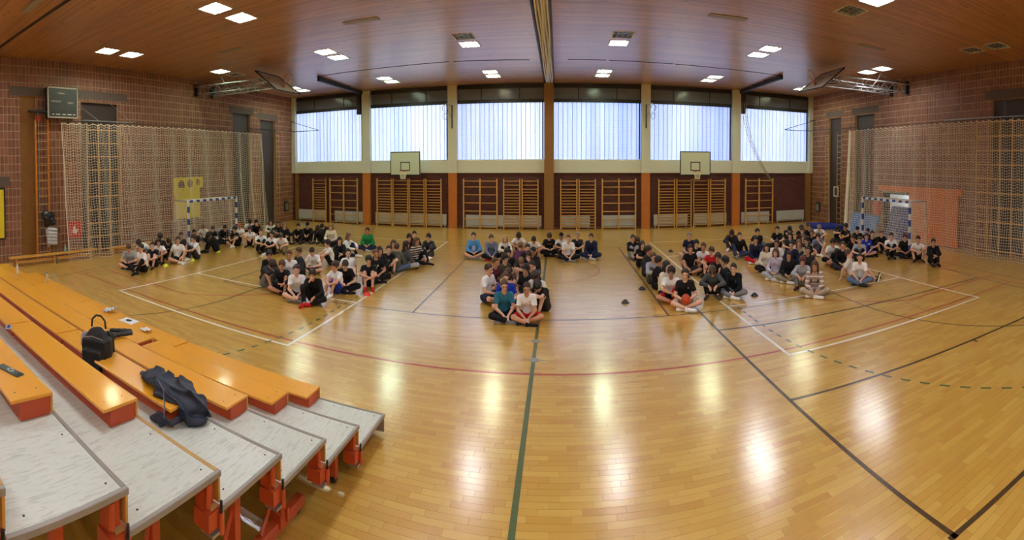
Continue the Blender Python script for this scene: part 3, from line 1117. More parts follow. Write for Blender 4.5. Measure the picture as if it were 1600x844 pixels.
# ------------------------------------------------------------------ ceiling beams with ropes, hooks on the columns
for s, lab in ((-1, 'dark ceiling rail ending at the window column nearer the banner wall'), (1, 'dark ceiling rail with hanging ropes nearer the doorway wall')):
    t = thing('rope_rail', (s * 11.45, 23, HIGH - 0.15), lab, 'rail')
    x = s * 11.45
    MB().box(x - 0.07, x + 0.07, 20.25, DEPTH - 0.15, HIGH - 0.2, HIGH - 0.02).build('beam', DARKMETAL_M, t)
    MB().box(x + s * 0.2 - 0.12, x + s * 0.2 + 0.12, DEPTH - 0.3, DEPTH - 0.12, 6.1, HIGH - 0.05).build('drop_post', DARKMETAL_M, t)
    b = MB()
    for y in (20.4, 22.0, 23.6):
        b.box(x - 0.1, x + 0.1, y - 0.05, y + 0.05, HIGH - 0.08, HIGH)
    b.build('hanger', DARKMETAL_M, t)
for k, q in enumerate((0.0, 0.16, 0.3)):
    pts = []
    for i in range(13):
        f = i / 12
        pts.append((11.5 + q + 2.1 * f ** 1.8 - q * 0.6 * f, DEPTH - 0.35, 6.7 - 4.35 * f - 0.1 * math.sin(f * PI)))
    tag(MB().tube(pts, 0.014, 5).build('climbing_rope', plain('rope_hemp', srgb(150, 138, 116), 0.9)), 'pale rope slung from ceiling rail to last climbing frame, %s' %
        ('outer one', 'middle of the three', 'inner one')[k], 'rope', 'slung ropes')
for x, s, lab in ((-5.66, -1, 'metal hook bracket on the cream column banner side of the curtain'), (5.54, 1, 'metal hook bracket on the cream column doorway side of the curtain')):
    t = thing('hook_bracket', (x + s * -0.0, DEPTH - 0.24, 6.0), lab, 'bracket')
    y = DEPTH - 0.26
    MB().box(x - 0.03, x + 0.03, y - 0.03, y + 0.02, 5.15, 6.35).build('back_plate', DARKMETAL_M, t)
    b = MB()
    b.tube([(x, y, 6.3), (x + s * 0.3, y - 0.25, 6.4), (x + s * 0.5, y - 0.4, 6.2), (x + s * 0.42, y - 0.35, 6.0)], 0.02, 6)
    b.tube([(x, y, 5.6), (x + s * 0.3, y - 0.25, 6.35)], 0.018, 6)
    b.tube([(x + s * 0.35 + 0.13 * math.cos(q * 0.5), y - 0.3, 5.75 + 0.16 * math.sin(q * 0.5)) for q in range(13)], 0.014, 5)
    b.build('hook', GREYMETAL_M, t)


# ------------------------------------------------------------------ goals
def goal(s, y0, label):
    xg = s * 13.55
    y1 = y0 + 3.08
    t = thing('handball_goal', (xg, (y0 + y1) / 2, 0), label, 'goal', 'handball goals')
    q = 0.04
    n = 9
    for nm, y in (('post', y0), ('post', y1)):
        p = MB()
        for k in range(n):
            z0, z1 = 2.06 * k / n, 2.06 * (k + 1) / n
            p.box(xg - q, xg + q, y - q, y + q, z0, z1, (k + 1) % 2 if k < n else 0)
        p.build(nm, [WHITE_M, GBLUE_M] if False else [GBLUE_M, WHITE_M], t)
    p = MB()
    m = 15
    for k in range(m):
        p.box(xg - q, xg + q, y0 + q + (3.0 * k / m), y0 + q + 3.0 * (k + 1) / m, 1.98, 2.06, k % 2)
    p.build('crossbar', [GBLUE_M, WHITE_M], t)
    b = MB()
    d = s * 1.15
    for y in (y0, y1):
        b.tube([(xg, y, 2.04), (xg + d * 0.85, y, 2.02), (xg + d, y, 0.03), (xg, y, 0.03)], 0.018, 6)
    b.bar((xg + d, y0, 0.03), (xg + d, y1, 0.03), 0.018); b.bar((xg + d * 0.85, y0, 2.02), (xg + d * 0.85, y1, 2.02), 0.014)
    b.build('back_frame', GREYMETAL_M, t)
    b = MB()
    st = 0.11
    def top(f): return (xg + d * 0.85 * f, 2.03)
    k = 0
    ny = int(3.08 / st)
    for i in range(ny + 1):
        y = y0 + 3.08 * i / ny
        b.bar((xg + d * 0.85, y, 2.02), (xg + d * 0.97, y, 0.03), 0.004, 3, cap=False)
        b.bar((xg, y, 2.03), (xg + d * 0.85, y, 2.02), 0.004, 3, cap=False)
    for i in range(1, 19):
        z = 2.02 * i / 19
        x = xg + d * (0.97 - 0.12 * i / 19)
        b.bar((x, y0, z), (x, y1, z), 0.004, 3, cap=False)
        for y in (y0, y1):
            b.bar((xg, y, z), (x, y, z), 0.004, 3, cap=False)
    for i in range(1, 10):
        for y in (y0, y1):
            b.bar((xg + d * 0.85 * i / 10, y, 2.02), (xg + d * 0.95 * i / 10, y, 0.03), 0.004, 3, cap=False)
        x = xg + d * 0.85 * i / 10
        b.bar((x, y0, 2.02), (x, y1, 2.02), 0.004, 3, cap=False)
    tag(b.build('net', NET_M, t, fix=False), kind='stuff')


goal(-1, 12.97, 'blue and white striped handball goal before the yellow target board')
goal(1, 13.1, 'blue and white striped handball goal before the open doorway')


# ------------------------------------------------------------------ big ball stop nets
def ball_net(s, ya, yb, zt, amp, label, slope=0.0, seed=1, zb=0.02):
    x0 = s * (HALF - 0.75)
    t = thing('ball_stop_net', (x0, (ya + yb) / 2, 0), label, 'net', 'ball stop nets')
    rr = random.Random(seed)
    st = 0.105
    nu, nz = int((yb - ya) * 1.12 / st), int((zt - zb) / 0.1)
    vs = []
    for i in range(nu + 1):
        f = i / nu
        for k in range(nz + 1):
            g = k / nz
            y = ya + (yb - ya) * f
            fold = math.sin(y * 5.1 + 0.9 * math.sin(y * 1.3)) * amp * (0.35 + 0.65 * (1 - g) ** 0.5)
            fold += 0.05 * math.sin(y * 1.7 + seed)
            hook = abs(((y * 2.9) % 1.0) - 0.5) * 0.22 if g > 0.2 else 0.0
            sag = 0.11 * math.sin(y * 0.9 + seed) * (1 - abs(g - 0.5))
            z = zb + (zt - zb) * g - hook * (0.5 + 0.5 * g) * 0.8 + 0.03 * sag
            lean = slope * (1 - g)
            flare = (0.25 * (1 - g) ** 4 if g < 0.4 else 0) * (-s)
            vs.append((x0 + s * -fold + flare, y + lean + 0.012 * rr.uniform(-1, 1), max(0.015, z)))
    b = MB()
    id = lambda i, k: i * (nz + 1) + k
    r = 0.0060
    for i in range(nu + 1):
        for k in range(nz + 1):
            if k < nz: b.bar(vs[id(i, k)], vs[id(i, k + 1)], r, 3, cap=False)
            if i < nu: b.bar(vs[id(i, k)], vs[id(i + 1, k)], r if k < nz else 0.017, 3, cap=False)
    tag(b.build('net_mesh', NET_M, t, fix=False), kind='stuff')
    MB().bar((x0, ya, zt + 0.06), (x0, yb, zt + 0.06), 0.012, 6).build('top_cable', DARKMETAL_M, t)
    edge = MB()
    for e, sd in ((ya, 1), (yb, -1)):
        if abs(e) < 3: continue
        for k in range(12):
            edge.bar((x0 - s * 0.03 * math.sin(k), e + slope * (1 - k / 12), max(0.02, zt * k / 12)), (x0 - s * 0.03 * math.sin(k + 1), e + slope * (1 - (k + 1) / 12), zt * (k + 1) / 12), 0.02, 5)
    edge.build('edge_rope', NET_M, t)
    return t


ball_net(-1, 8.3, 21.2, 5.02, 0.16, 'cream ball stop net hanging before the banner wall', 0.25, 1)
tr = ball_net(1, 7.6, 20.4, 5.1, 0.07, 'cream ball stop net hanging before the doorway wall', 0.0, 2)
b = MB()
rr = random.Random(4)
for k in range(14):
    a = rr.uniform(0, 2 * PI); q = rr.uniform(0.02, 0.12)
    b.tube([(HALF - 0.75 + q * 0.5 * math.cos(a), 20.45 + 0.35 * (1 - f / 6) ** 1.2 + q * math.sin(a) * (1.4 - f / 6), max(0.02, 5.1 * f / 6)) for f in range(7)], 0.03, 5)
b.build('gathered_bundle', NET_M, tr)
# arms and stays that hold the nets off the wall
for (s, y0, y1, z, lab, stays) in ((-1, 9.3, 11.9, 5.12, 'net support bar with two slanting stays over the dark recess', ((9.3, 5.9, 10.1), (11.1, 5.95, 11.85))),
                                   (1, 8.4, 13.4, 5.2, 'net support bar with a slanting stay over the tall ladder', ((13.0, 5.95, 13.3), (10.6, 5.9, 10.1)))):
    t = thing('net_support', (s * HALF, (y0 + y1) / 2, z), lab, 'bracket')
    xo = s * (HALF - 0.75)
    b = MB().bar((xo, y0, z), (xo, y1, z), 0.022)
    for y in (y0 + 0.1, y1 - 0.1):
        b.bar((s * (HALF - 0.012), y, z), (xo, y, z), 0.02)
    b.build('bar', GREYMETAL_M, t)
    for (ya, za, yb2) in stays:
        MB().bar((s * (HALF - 0.02), ya, za), (xo, yb2, z), 0.014).build('stay', GREYMETAL_M, t)
for s, lab in ((-1, 'dark triangular swing bracket in the corner at the banner wall'), (1, 'dark triangular swing bracket in the corner at the doorway wall')):
    t = thing('swing_bracket', (s * HALF, 24.6, 5.3), lab, 'bracket')
    b = MB()
    xo = s * (HALF - 0.5)
    b.bar((s * (HALF - 0.03), 20.9, 5.32), (xo, 25.2, 5.32), 0.022); b.bar((xo, 25.2, 5.32), (s * (HALF - 2.3), 25.3, 5.32), 0.02)
    b.bar((xo + s * 0.3, 25.2, 5.32), (xo + s * 0.3, 25.2, 5.95), 0.018); b.bar((xo + s * 0.3, 25.2, 5.93), (s * (HALF - 2.3), 25.3, 5.34), 0.016)
    b.bar((s * (HALF - 0.02), 25.2, 5.95), (xo, 25.2, 5.95), 0.014)
    b.build('arm', DARKMETAL_M, t)

# ------------------------------------------------------------------ banner wall: ladder, climbing frames, scoreboard, target board
t = thing('gym_ladder', (-HALF + 0.12, 7.68, 0), 'tall narrow orange ladder on the banner wall with a jacket hung on it', 'ladder')
for y in (7.4, 7.96):
    MB().block(-HALF + 0.08, -HALF + 0.16, y - 0.03, y + 0.03, 0.0, 5.15, 0.008).build('rail', plain('ladder_orange', srgb(208, 130, 48), 0.45, 0.4, var=0.12), t)
for k in range(17):
    z = 0.3 + 0.29 * k
    MB().bar((-HALF + 0.12, 7.42, z), (-HALF + 0.12, 7.94, z), 0.016, 6).build('rung', PALEWOOD_M, t)
t = thing('wall_pipe', (-HALF + 0.08, 7.55, 0), 'grey pipe with a small red lamp rising behind the narrow ladder', 'pipe')
MB().bar((-HALF + 0.05, 7.55, 0.0), (-HALF + 0.05, 7.55, 5.5), 0.035, 8).build('tube', GREYMETAL_M, t)
MB().box(-HALF + 0.02, -HALF + 0.14, 7.48, 7.62, 5.1, 5.3).build('red_lamp', plain('red_plastic', srgb(190, 40, 30), 0.4), t)
MB().box(-HALF, -HALF + 0.3, 7.1, 7.9, 5.42, 5.48).build('shelf', DARKMETAL_M, t)


def rope_ladder(s, y0, y1, z0, z1, x, label, cat='ladder', name='climbing_ladder', step=0.34, r=0.03, mat=PALEWOOD_M, n=1):
    t = thing(name, (s * x, (y0 + y1) / 2, 0), label, cat)
    for y in (y0, y1):
        for z in (z0 + 0.2, z1 - 0.2):
            MB().bar((s * x, y, z), (s * (HALF + 0.004), y + (0.2 if y > 23 else -0.1 if y == y0 else 0.1), z), 0.012, 6).build('wall_fixing', DARKMETAL_M, t)
    for i in range(n + 1):
        y = y0 + (y1 - y0) * i / n
        MB().bar((s * x, y, z0), (s * x, y, z1), r, 6).build('rail', mat, t)
    k = 0
    me = MB().bar((0, -(y1 - y0) / 2, 0), (0, (y1 - y0) / 2, 0), r * 0.7, 6).mesh('rung')
    me.materials.append(mat)
    z = z0 + 0.15
    while z < z1:
        shared_piece('rung', me, t, (0, 0, z))
        z += step
    return t


rope_ladder(-1, 9.85, 11.6, 0.0, 5.1, HALF - 0.12, 'tall oak climbing frame in the recess behind the banner side net', 'climbing frame', 'recess_ladder', 0.52, 0.035, OAK_M, 3)
rope_ladder(1, 9.5, 12.0, 0.0, 5.3, HALF - 0.12, 'tall oak climbing frame beside the orange sliding door', 'climbing frame', 'recess_ladder', 0.55, 0.035, OAK_M, 4)
rope_ladder(-1, 23.55, 23.85, 0.4, 5.1, HALF - 0.15, 'narrow pale ladder in the far corner of the banner wall', step=0.3, r=0.02)
rope_ladder(1, 23.45, 23.8, 1.1, 5.0, HALF - 0.15, 'short pale ladder window side of the narrow dark recess', step=0.3, r=0.022)
rope_ladder(1, 22.1, 22.5, 0.0, 5.1, HALF - 0.15, 'long pale ladder camera side of the narrow dark recess', step=0.3, r=0.022)
t = thing('notice_frame', (HALF - 0.02, 22.75, 1.9), 'small white square frame hung on the dark recess panel', 'frame')
b = MB()
for a in ((22.5, 23.0, 1.62, 1.68), (22.5, 23.0, 2.12, 2.18), (22.5, 22.56, 1.62, 2.18), (22.94, 23.0, 1.62, 2.18)):
    b.box(HALF - 0.06, HALF - 0.02, *a)
b.build('frame', WHITE_M, t)
MB().box(HALF - 0.03, HALF + 0.16, 22.7, 22.8, 1.85, 1.95).build('fixing', DARKMETAL_M, t)
for s, lab in ((-1, 'grey wall box low on the banner wall near the corner'), (1, 'grey wall box low on the doorway wall near the corner')):
    t = thing('wall_box', (s * (HALF - 0.05), 24.75, 0.9), lab, 'box')
    MB().block(*sorted((s * HALF, s * (HALF - 0.1))), 24.55, 24.95, 0.62, 1.2, 0.01).build('box', DARKMETAL_M, t)
    MB().box(*sorted((s * (HALF - 0.1), s * (HALF - 0.115))), 24.6, 24.9, 0.7, 1.1).build('cover', GREYMETAL_M, t)

t = thing('scoreboard', (-HALF + 0.3, 8.57, 5.78), 'dark scoreboard with a pale frame high on the banner wall', 'scoreboard')
y0, y1, z0, z1 = 7.86, 9.28, 5.22, 6.36
xb = -HALF + 0.36
MB().box(-HALF + 0.05, xb - 0.02, y0 + 0.03, y1 - 0.03, z0 + 0.03, z1 - 0.03).build('case', BLACK_M, t)
MB().box(xb - 0.02, xb - 0.005, y0 + 0.05, y1 - 0.05, z0 + 0.05, z1 - 0.05).build('face', plain('score_face', srgb(52, 56, 54), 0.5, var=0.05), t)
b = MB()
for a in ((y0, y1, z0, z0 + 0.05), (y0, y1, z1 - 0.05, z1), (y0, y0 + 0.05, z0, z1), (y1 - 0.05, y1, z0, z1)):
    b.box(xb - 0.04, xb + 0.02, *a)
b.build('frame', plain('score_frame', srgb(186, 184, 168), 0.5), t)
b = MB()
for k in range(15):
    z = z0 + 0.1 + k * 0.066
    b.box(xb - 0.006, xb, y0 + 0.05, y1 - 0.05, z - 0.003, z + 0.003)
for k in range(20):
    y = y0 + 0.08 + k * 0.066
    b.box(xb - 0.006, xb, y - 0.003, y + 0.003, z0 + 0.3, z1 - 0.06)
b.build('guard_grid', plain('score_grid', srgb(92, 96, 90), 0.5), t)
LET = plain('letter_white', srgb(226, 224, 212), 0.6)
for body, y, z, sz in (('VRIJEME', 8.5, 6.13, 0.09), ('DOMACIN', 8.25, 5.83, 0.09), ('GOSTI', 8.93, 5.79, 0.09)):
    text_mesh(body, sz, (xb + 0.004, y, z), (PI / 2, 0, PI / 2), LET, 'lettering', t)
b = MB()
for y, w in ((8.12, 0.09), (8.34, 0.2), (8.62, 0.16), (8.88, 0.2), (9.1, 0.1)):
    b.box(xb, xb + 0.004, y - w / 2, y + w / 2, z0 + 0.12, z0 + 0.155)
b.build('marking', LET, t)
MB().bar((-HALF, 9.3, 6.44), (-HALF + 0.3, 9.3, 6.44), 0.04).build('sensor', WHITE_M, t)

t = thing('target_board', (-HALF + 0.12, 15.7, 2.0), 'yellow throwing board with three round holes behind the handball goal', 'target board')
n = 20
rim = []
ya, yb = 14.74, 16.8
me = bpy.data.meshes.new('holed_board')
bm = bmesh.new()
outer = [bm.verts.new((0, y, z)) for y, z in ((ya, 2.05), (yb, 2.4), (yb, 2.86), (ya, 2.86))]
edges = [bm.edges.new((outer[i], outer[(i + 1) % 4])) for i in range(4)]
for (cy, cz, rr) in ((15.26, 2.5, 0.24), (15.86, 2.58, 0.2), (16.42, 2.63, 0.16)):
    ring = [bm.verts.new((0, cy + rr * math.cos(2 * PI * i / n), cz + rr * math.sin(2 * PI * i / n))) for i in range(n)]
    edges += [bm.edges.new((ring[i], ring[(i + 1) % n])) for i in range(n)]
bmesh.ops.triangle_fill(bm, use_beauty=True, edges=edges)
ex = bmesh.ops.extrude_face_region(bm, geom=bm.faces[:])
bmesh.ops.translate(bm, verts=[v for v in ex['geom'] if isinstance(v, bmesh.types.BMVert)], vec=(0.03, 0, 0))
bmesh.ops.recalc_face_normals(bm, faces=bm.faces)
bm.to_mesh(me); bm.free()
me.materials.append(YELLOW_M)
hb = bpy.data.objects.new('holed_board', me); C.objects.link(hb); hb.parent = t; hb.location = Vector((-HALF + 0.2, 0, 0)) - t.location
MB().block(-HALF + 0.12, -HALF + 0.16, 14.95, 16.6, 1.0, 2.4, 0.006).build('lower_board', YELLOW_M, t)
for y in (15.15, 15.65, 16.2):
    MB().bar((-HALF + 0.16, y, 1.78), (-HALF + 0.28, y, 1.84), 0.03).build('peg', WHITE_M, t)
MB().box(-HALF, -HALF + 0.14, 14.8, 14.95, 0.9, 2.8).build('batten', OAK_M, t)
MB().box(-HALF, -HALF + 0.14, 16.5, 16.65, 0.9, 2.8).build('batten', OAK_M, t)

t = thing('yellow_banner', (-HALF + 0.05, 5.4, 1.8), 'yellow sign with a black edge at the frame border of the banner wall', 'sign')
MB().box(-HALF + 0.02, -HALF + 0.05, 4.2, 6.04, 0.86, 2.72).build('backing', BLACK_M, t)
MB().box(-HALF + 0.05, -HALF + 0.06, 4.25, 5.98, 0.92, 2.64).build('face', YELLOW_M, t)
MB().box(-HALF, -HALF + 0.04, 5.3, 6.25, 2.78, 3.1).build('grey_plate', LINTEL_M, t)
t = thing('hydrant_sign', (-HALF + 0.05, 9.2, 1.0), 'red square sign with a white mark behind the banner side net', 'sign')
MB().block(-HALF + 0.01, -HALF + 0.12, 8.9, 9.5, 0.7, 1.34, 0.01).build('plate', plain('sign_red', srgb(204, 44, 40), 0.5), t)
MB().prism([(9.05, 0.9), (9.25, 0.85), (9.36, 1.05), (9.24, 1.02), (9.16, 1.2), (9.08, 1.05)], 0, -HALF + 0.12, -HALF + 0.124).build('mark', WHITE_M, t)


def low_bench(x0, x1, y0, y1, h, label):
    t = thing('gym_bench', ((x0 + x1) / 2, (y0 + y1) / 2, 0), label, 'bench', 'low benches along the banner wall')
    MB().block(x0, x1, y0, y1, h - 0.05, h, 0.008).build('seat', plain('bench_pine', srgb(206, 150, 62), 0.4, 0.5, var=0.12), t)
    MB().box((x0 + x1) / 2 - 0.02, (x0 + x1) / 2 + 0.02, y0 + 0.2, y1 - 0.2, 0.1, 0.2).build('rail', OAK_M, t)
    for y in (y0 + 0.25, (y0 + y1) / 2, y1 - 0.25):
        MB().prism([(x0 + 0.03, 0), (x1 - 0.03, 0), (x1 - 0.07, h - 0.05), (x0 + 0.07, h - 0.05)], 1, y - 0.025, y + 0.025).build('leg', OAK_M, t)


low_bench(-16.1, -15.8, 5.9, 9.75, 0.34, 'long low pine bench before the narrow ladder')
low_bench(-16.05, -15.75, 10.4, 13.6, 0.3, 'low pine bench behind the foot of the banner side net')

# ------------------------------------------------------------------ doorway wall: sliding door, mats
t = thing('sliding_door', (HALF - 0.1, 14.7, 0), 'large orange sliding door hung beside the store doorway', 'door')
MB().block(HALF - 0.16, HALF - 0.02, 12.8, 18.6, 2.16, 2.42, 0.01).build('header', SLIDE_M, t)
MB().block(HALF - 0.12, HALF - 0.05, 13.05, 16.25, 0.02, 2.16, 0.01).build('leaf', SLIDE_M, t)
for k in range(1, 4):
    y = 13.05 + 0.8 * k
    MB().box(HALF - 0.126, HALF - 0.12, y - 0.006, y + 0.006, 0.05, 2.12).build('seam', plain('orange_seam', srgb(160, 84, 40), 0.6), t)
MB().bar((HALF - 0.14, 16.4, 2.12), (HALF - 0.14, 18.3, 2.12), 0.03).build('track', GREYMETAL_M, t)
b = MB()
for y in (16.2, 18.25):
    b.box(HALF - 0.04, HALF + 0.36, y - 0.05, y + 0.05, 0, 2.1)
b.box(HALF - 0.04, HALF + 0.36, 16.2, 18.25, 2.02, 2.12)
b.build('door_frame', DARKMETAL_M, t)


def mat_panel(name, pts, th, mat, label, cat='mat'):
    """pts: four corners of the visible face; th: thickness vector"""
    t = thing(name, tuple(sum(p[i] for p in pts) / 4 for i in range(2)) + (0,), label, cat)
    MB().hexa([tuple(p) for p in pts] + [tuple(p[i] + th[i] for i in range(3)) for p in pts]).build('cover', mat, t)
    b = MB()
    for i in range(4):
        b.bar(pts[i], pts[(i + 1) % 4], 0.012, 5)
    b.build('seam', mat, t)
    return t


mat_panel('gym_mat', [(HALF - 0.42, 16.1, 0.01), (HALF - 0.42, 17.75, 0.01), (HALF - 0.12, 17.5, 1.46), (HALF - 0.12, 16.1, 1.46)], (0.1, 0, 0.02), MATDARK_M,
          'dark blue mat leaning in the store doorway')
mat_panel('gym_mat', [(HALF - 0.5, 18.55, 0.01), (HALF - 0.5, 20.9, 0.01), (HALF - 0.1, 20.9, 0.92), (HALF - 0.1, 18.55, 0.86)], (0.1, 0, 0.02), MATBLUE_M,
          'light blue mat leaning on the wall beside the gathered net')
mat_panel('gym_mat', [(14.7, 22.0, 0.02), (16.4, 21.2, 0.02), (16.6, 23.0, 0.02), (15.2, 23.8, 0.02)], (0, 0, 0.16), MATNAVY_M, 'royal blue mat lying flat on the floor by the dark recess')
t = thing('hose_cabinet', (HALF - 0.06, 18.75, 1.3), 'red cabinet on the doorway wall above the light blue mat', 'cabinet')
MB().block(HALF - 0.16, HALF - 0.02, 18.5, 19.05, 1.0, 1.62, 0.01).build('body', plain('sign_red', srgb(204, 44, 40), 0.5), t)
MB().box(HALF - 0.17, HALF - 0.16, 18.6, 18.66, 1.25, 1.35).build('latch', GREYMETAL_M, t)

# ================================================================== a small distance-field modeller for soft shapes
class Field:
    def __init__(s, lo, hi, h):
        s.lo = np.array(lo, np.float32); s.h = h
        s.n = np.ceil((np.array(hi) - s.lo) / h).astype(int) + 1
        s.v = np.full(s.n, 0.3, np.float32)
        s.ax = [s.lo[i] + h * np.arange(s.n[i], dtype=np.float32) for i in range(3)]

    def _win(s, lo, hi):
        a = np.maximum(0, np.floor((np.array(lo) - s.lo) / s.h).astype(int))
        b = np.minimum(s.n, np.ceil((np.array(hi) - s.lo) / s.h).astype(int) + 1)
        if np.any(b <= a): return None
        sl = tuple(slice(a[i], b[i]) for i in range(3))
        return sl, s.ax[0][sl[0]][:, None, None], s.ax[1][sl[1]][None, :, None], s.ax[2][sl[2]][None, None, :]

    def _union(s, sl, d, k):
        a = s.v[sl]
        if k <= 1e-5:
            s.v[sl] = np.minimum(a, d); return
        t = np.clip(0.5 + 0.5 * (a - d) / k, 0, 1)
        s.v[sl] = a * (1 - t) + d * t - k * t * (1 - t)

    @staticmethod
    def cone_d(X, Y, Z, a, b, ra, rb):
        ab = b - a
        L = float(ab @ ab) + 1e-9
        t = np.clip(((X - a[0]) * ab[0] + (Y - a[1]) * ab[1] + (Z - a[2]) * ab[2]) / L, 0, 1)
        d = np.sqrt((X - a[0] - t * ab[0]) ** 2 + (Y - a[1] - t * ab[1]) ** 2 + (Z - a[2] - t * ab[2]) ** 2)
        return d - (ra + (rb - ra) * t)

    def cone(s, a, b, ra, rb, k=0.02, flat_a=False, flat_b=False):
        a, b = np.array(a, np.float32), np.array(b, np.float32)
        m = max(ra, rb) + k + 3 * s.h
        w = s._win(np.minimum(a, b) - m, np.maximum(a, b) + m)
        if w is None: return
        sl, X, Y, Z = w
        d = s.cone_d(X, Y, Z, a, b, ra, rb)
        if flat_a or flat_b:
            n = (b - a) / (np.linalg.norm(b - a) + 1e-9)
            q = (X - a[0]) * n[0] + (Y - a[1]) * n[1] + (Z - a[2]) * n[2]
            if flat_a: d = np.maximum(d, -q)
            if flat_b: d = np.maximum(d, q - np.linalg.norm(b - a))
        s._union(sl, d, k)

    def group(s, lo, hi, fn, k, sub=False):
        """fn(X, Y, Z) gives the distance inside the window"""
        w = s._win(np.array(lo) - k, np.array(hi) + k)
        if w is None: return
        sl, X, Y, Z = w
        d = fn(X, Y, Z)
        if sub:
            s.v[sl] = np.maximum(s.v[sl], -d)
        else:
            s._union(sl, d, k)

    def cut(s, n, off, keep_above):
        X, Y, Z = s.ax[0][:, None, None], s.ax[1][None, :, None], s.ax[2][None, None, :]
        q = X * n[0] + Y * n[1] + Z * n[2] - off
        s.v = np.maximum(s.v, -q if keep_above else q)

    def ripple(s, amp, freq):
        X, Y, Z = s.ax[0][:, None, None], s.ax[1][None, :, None], s.ax[2][None, None, :]
        s.v = s.v + (amp * (np.sin(freq * X + 1.7 * np.sin(freq * 0.5 * Z)) * np.sin(freq * 0.8 * Y + 1.0) * np.sin(freq * 0.9 * Z + 0.5 * np.sin(freq * 0.6 * X)))).astype(np.float32)

    def mesh(s, name, keep=1.0, smooth=True):
        v = s.v.copy()
        v[0] = v[-1] = 0.3; v[:, 0] = v[:, -1] = 0.3; v[:, :, 0] = v[:, :, -1] = 0.3
        ins = v < 0
        nx, ny, nz = v.shape
        cell = np.zeros((nx - 1, ny - 1, nz - 1), np.int8)
        for i in (0, 1):
            for j in (0, 1):
                for k in (0, 1):
                    cell += ins[i:nx - 1 + i, j:ny - 1 + j, k:nz - 1 + k]
        act = (cell > 0) & (cell < 8)
        idx = np.argwhere(act)
        ids = np.full(act.shape, -1, np.int64)
        ids[act] = np.arange(len(idx))
        acc = np.zeros((len(idx), 3)); cnt = np.zeros(len(idx))
        I, J, K = idx.T
        for ax in range(3):
            o1, o2 = [q for q in range(3) if q != ax]
            for a in (0, 1):
                for b in (0, 1):
                    d = [0, 0, 0]; d[o1] = a; d[o2] = b
                    e = list(d); e[ax] = 1
                    va = v[I + d[0], J + d[1], K + d[2]]; vb = v[I + e[0], J + e[1], K + e[2]]
                    cr = (va < 0) != (vb < 0)
                    t = np.where(cr, va / np.where(cr, va - vb, 1), 0)
                    p = np.tile(np.array(d, float), (len(idx), 1)); p[:, ax] = t
                    acc[cr] += p[cr]; cnt[cr] += 1
        verts = (idx + acc / cnt[:, None]) * s.h + s.lo
        quads = []
        for ax in range(3):
            o1, o2 = [(1, 2), (2, 0), (0, 1)][ax]
            sl0 = [slice(None)] * 3; sl1 = [slice(None)] * 3
            sl0[ax] = slice(0, -1); sl1[ax] = slice(1, None)
            A, B = ins[tuple(sl0)], ins[tuple(sl1)]
            for flip, m in ((False, A & ~B), (True, ~A & B)):
                p = np.argwhere(m)
                q = []
                for d1, d2 in ((-1, -1), (0, -1), (0, 0), (-1, 0)):
                    c = p.copy(); c[:, o1] += d1; c[:, o2] += d2
                    q.append(ids[c[:, 0], c[:, 1], c[:, 2]])
                q = np.stack(q, 1)
                if flip: q = q[:, ::-1]
                quads.append(q)
        quads = np.concatenate(quads)
        me = bpy.data.meshes.new(name)
        me.vertices.add(len(verts)); me.vertices.foreach_set('co', verts.astype(np.float32).ravel())
        me.loops.add(quads.size); me.loops.foreach_set('vertex_index', quads.astype(np.int32).ravel())
        me.polygons.add(len(quads)); me.polygons.foreach_set('loop_start', np.arange(0, quads.size, 4, dtype=np.int32))
        me.update(calc_edges=True)
        if keep < 1.0:
            o = bpy.data.objects.new('temporary', me); C.objects.link(o)
            md = o.modifiers.new('d', 'DECIMATE'); md.ratio = keep
            dg = bpy.context.evaluated_depsgraph_get()
            m2 = bpy.data.meshes.new_from_object(o.evaluated_get(dg))
            bpy.data.objects.remove(o, do_unlink=True); bpy.data.meshes.remove(me)
            me = m2; me.name = name
        if smooth: me.shade_smooth()
        return me


def ell(X, Y, Z, c, r):
    x, y, z = (X - c[0]), (Y - c[1]), (Z - c[2])
    k0 = np.sqrt((x / r[0]) ** 2 + (y / r[1]) ** 2 + (z / r[2]) ** 2)
    k1 = np.sqrt((x / r[0] ** 2) ** 2 + (y / r[1] ** 2) ** 2 + (z / r[2] ** 2) ** 2) + 1e-6
    return k0 * (k0 - 1) / k1


def smin(a, b, k):
    t = np.clip(0.5 + 0.5 * (b - a) / k, 0, 1)
    return b * (1 - t) + a * t - k * t * (1 - t)


def smax(a, b, k):
    return -smin(-a, -b, k)

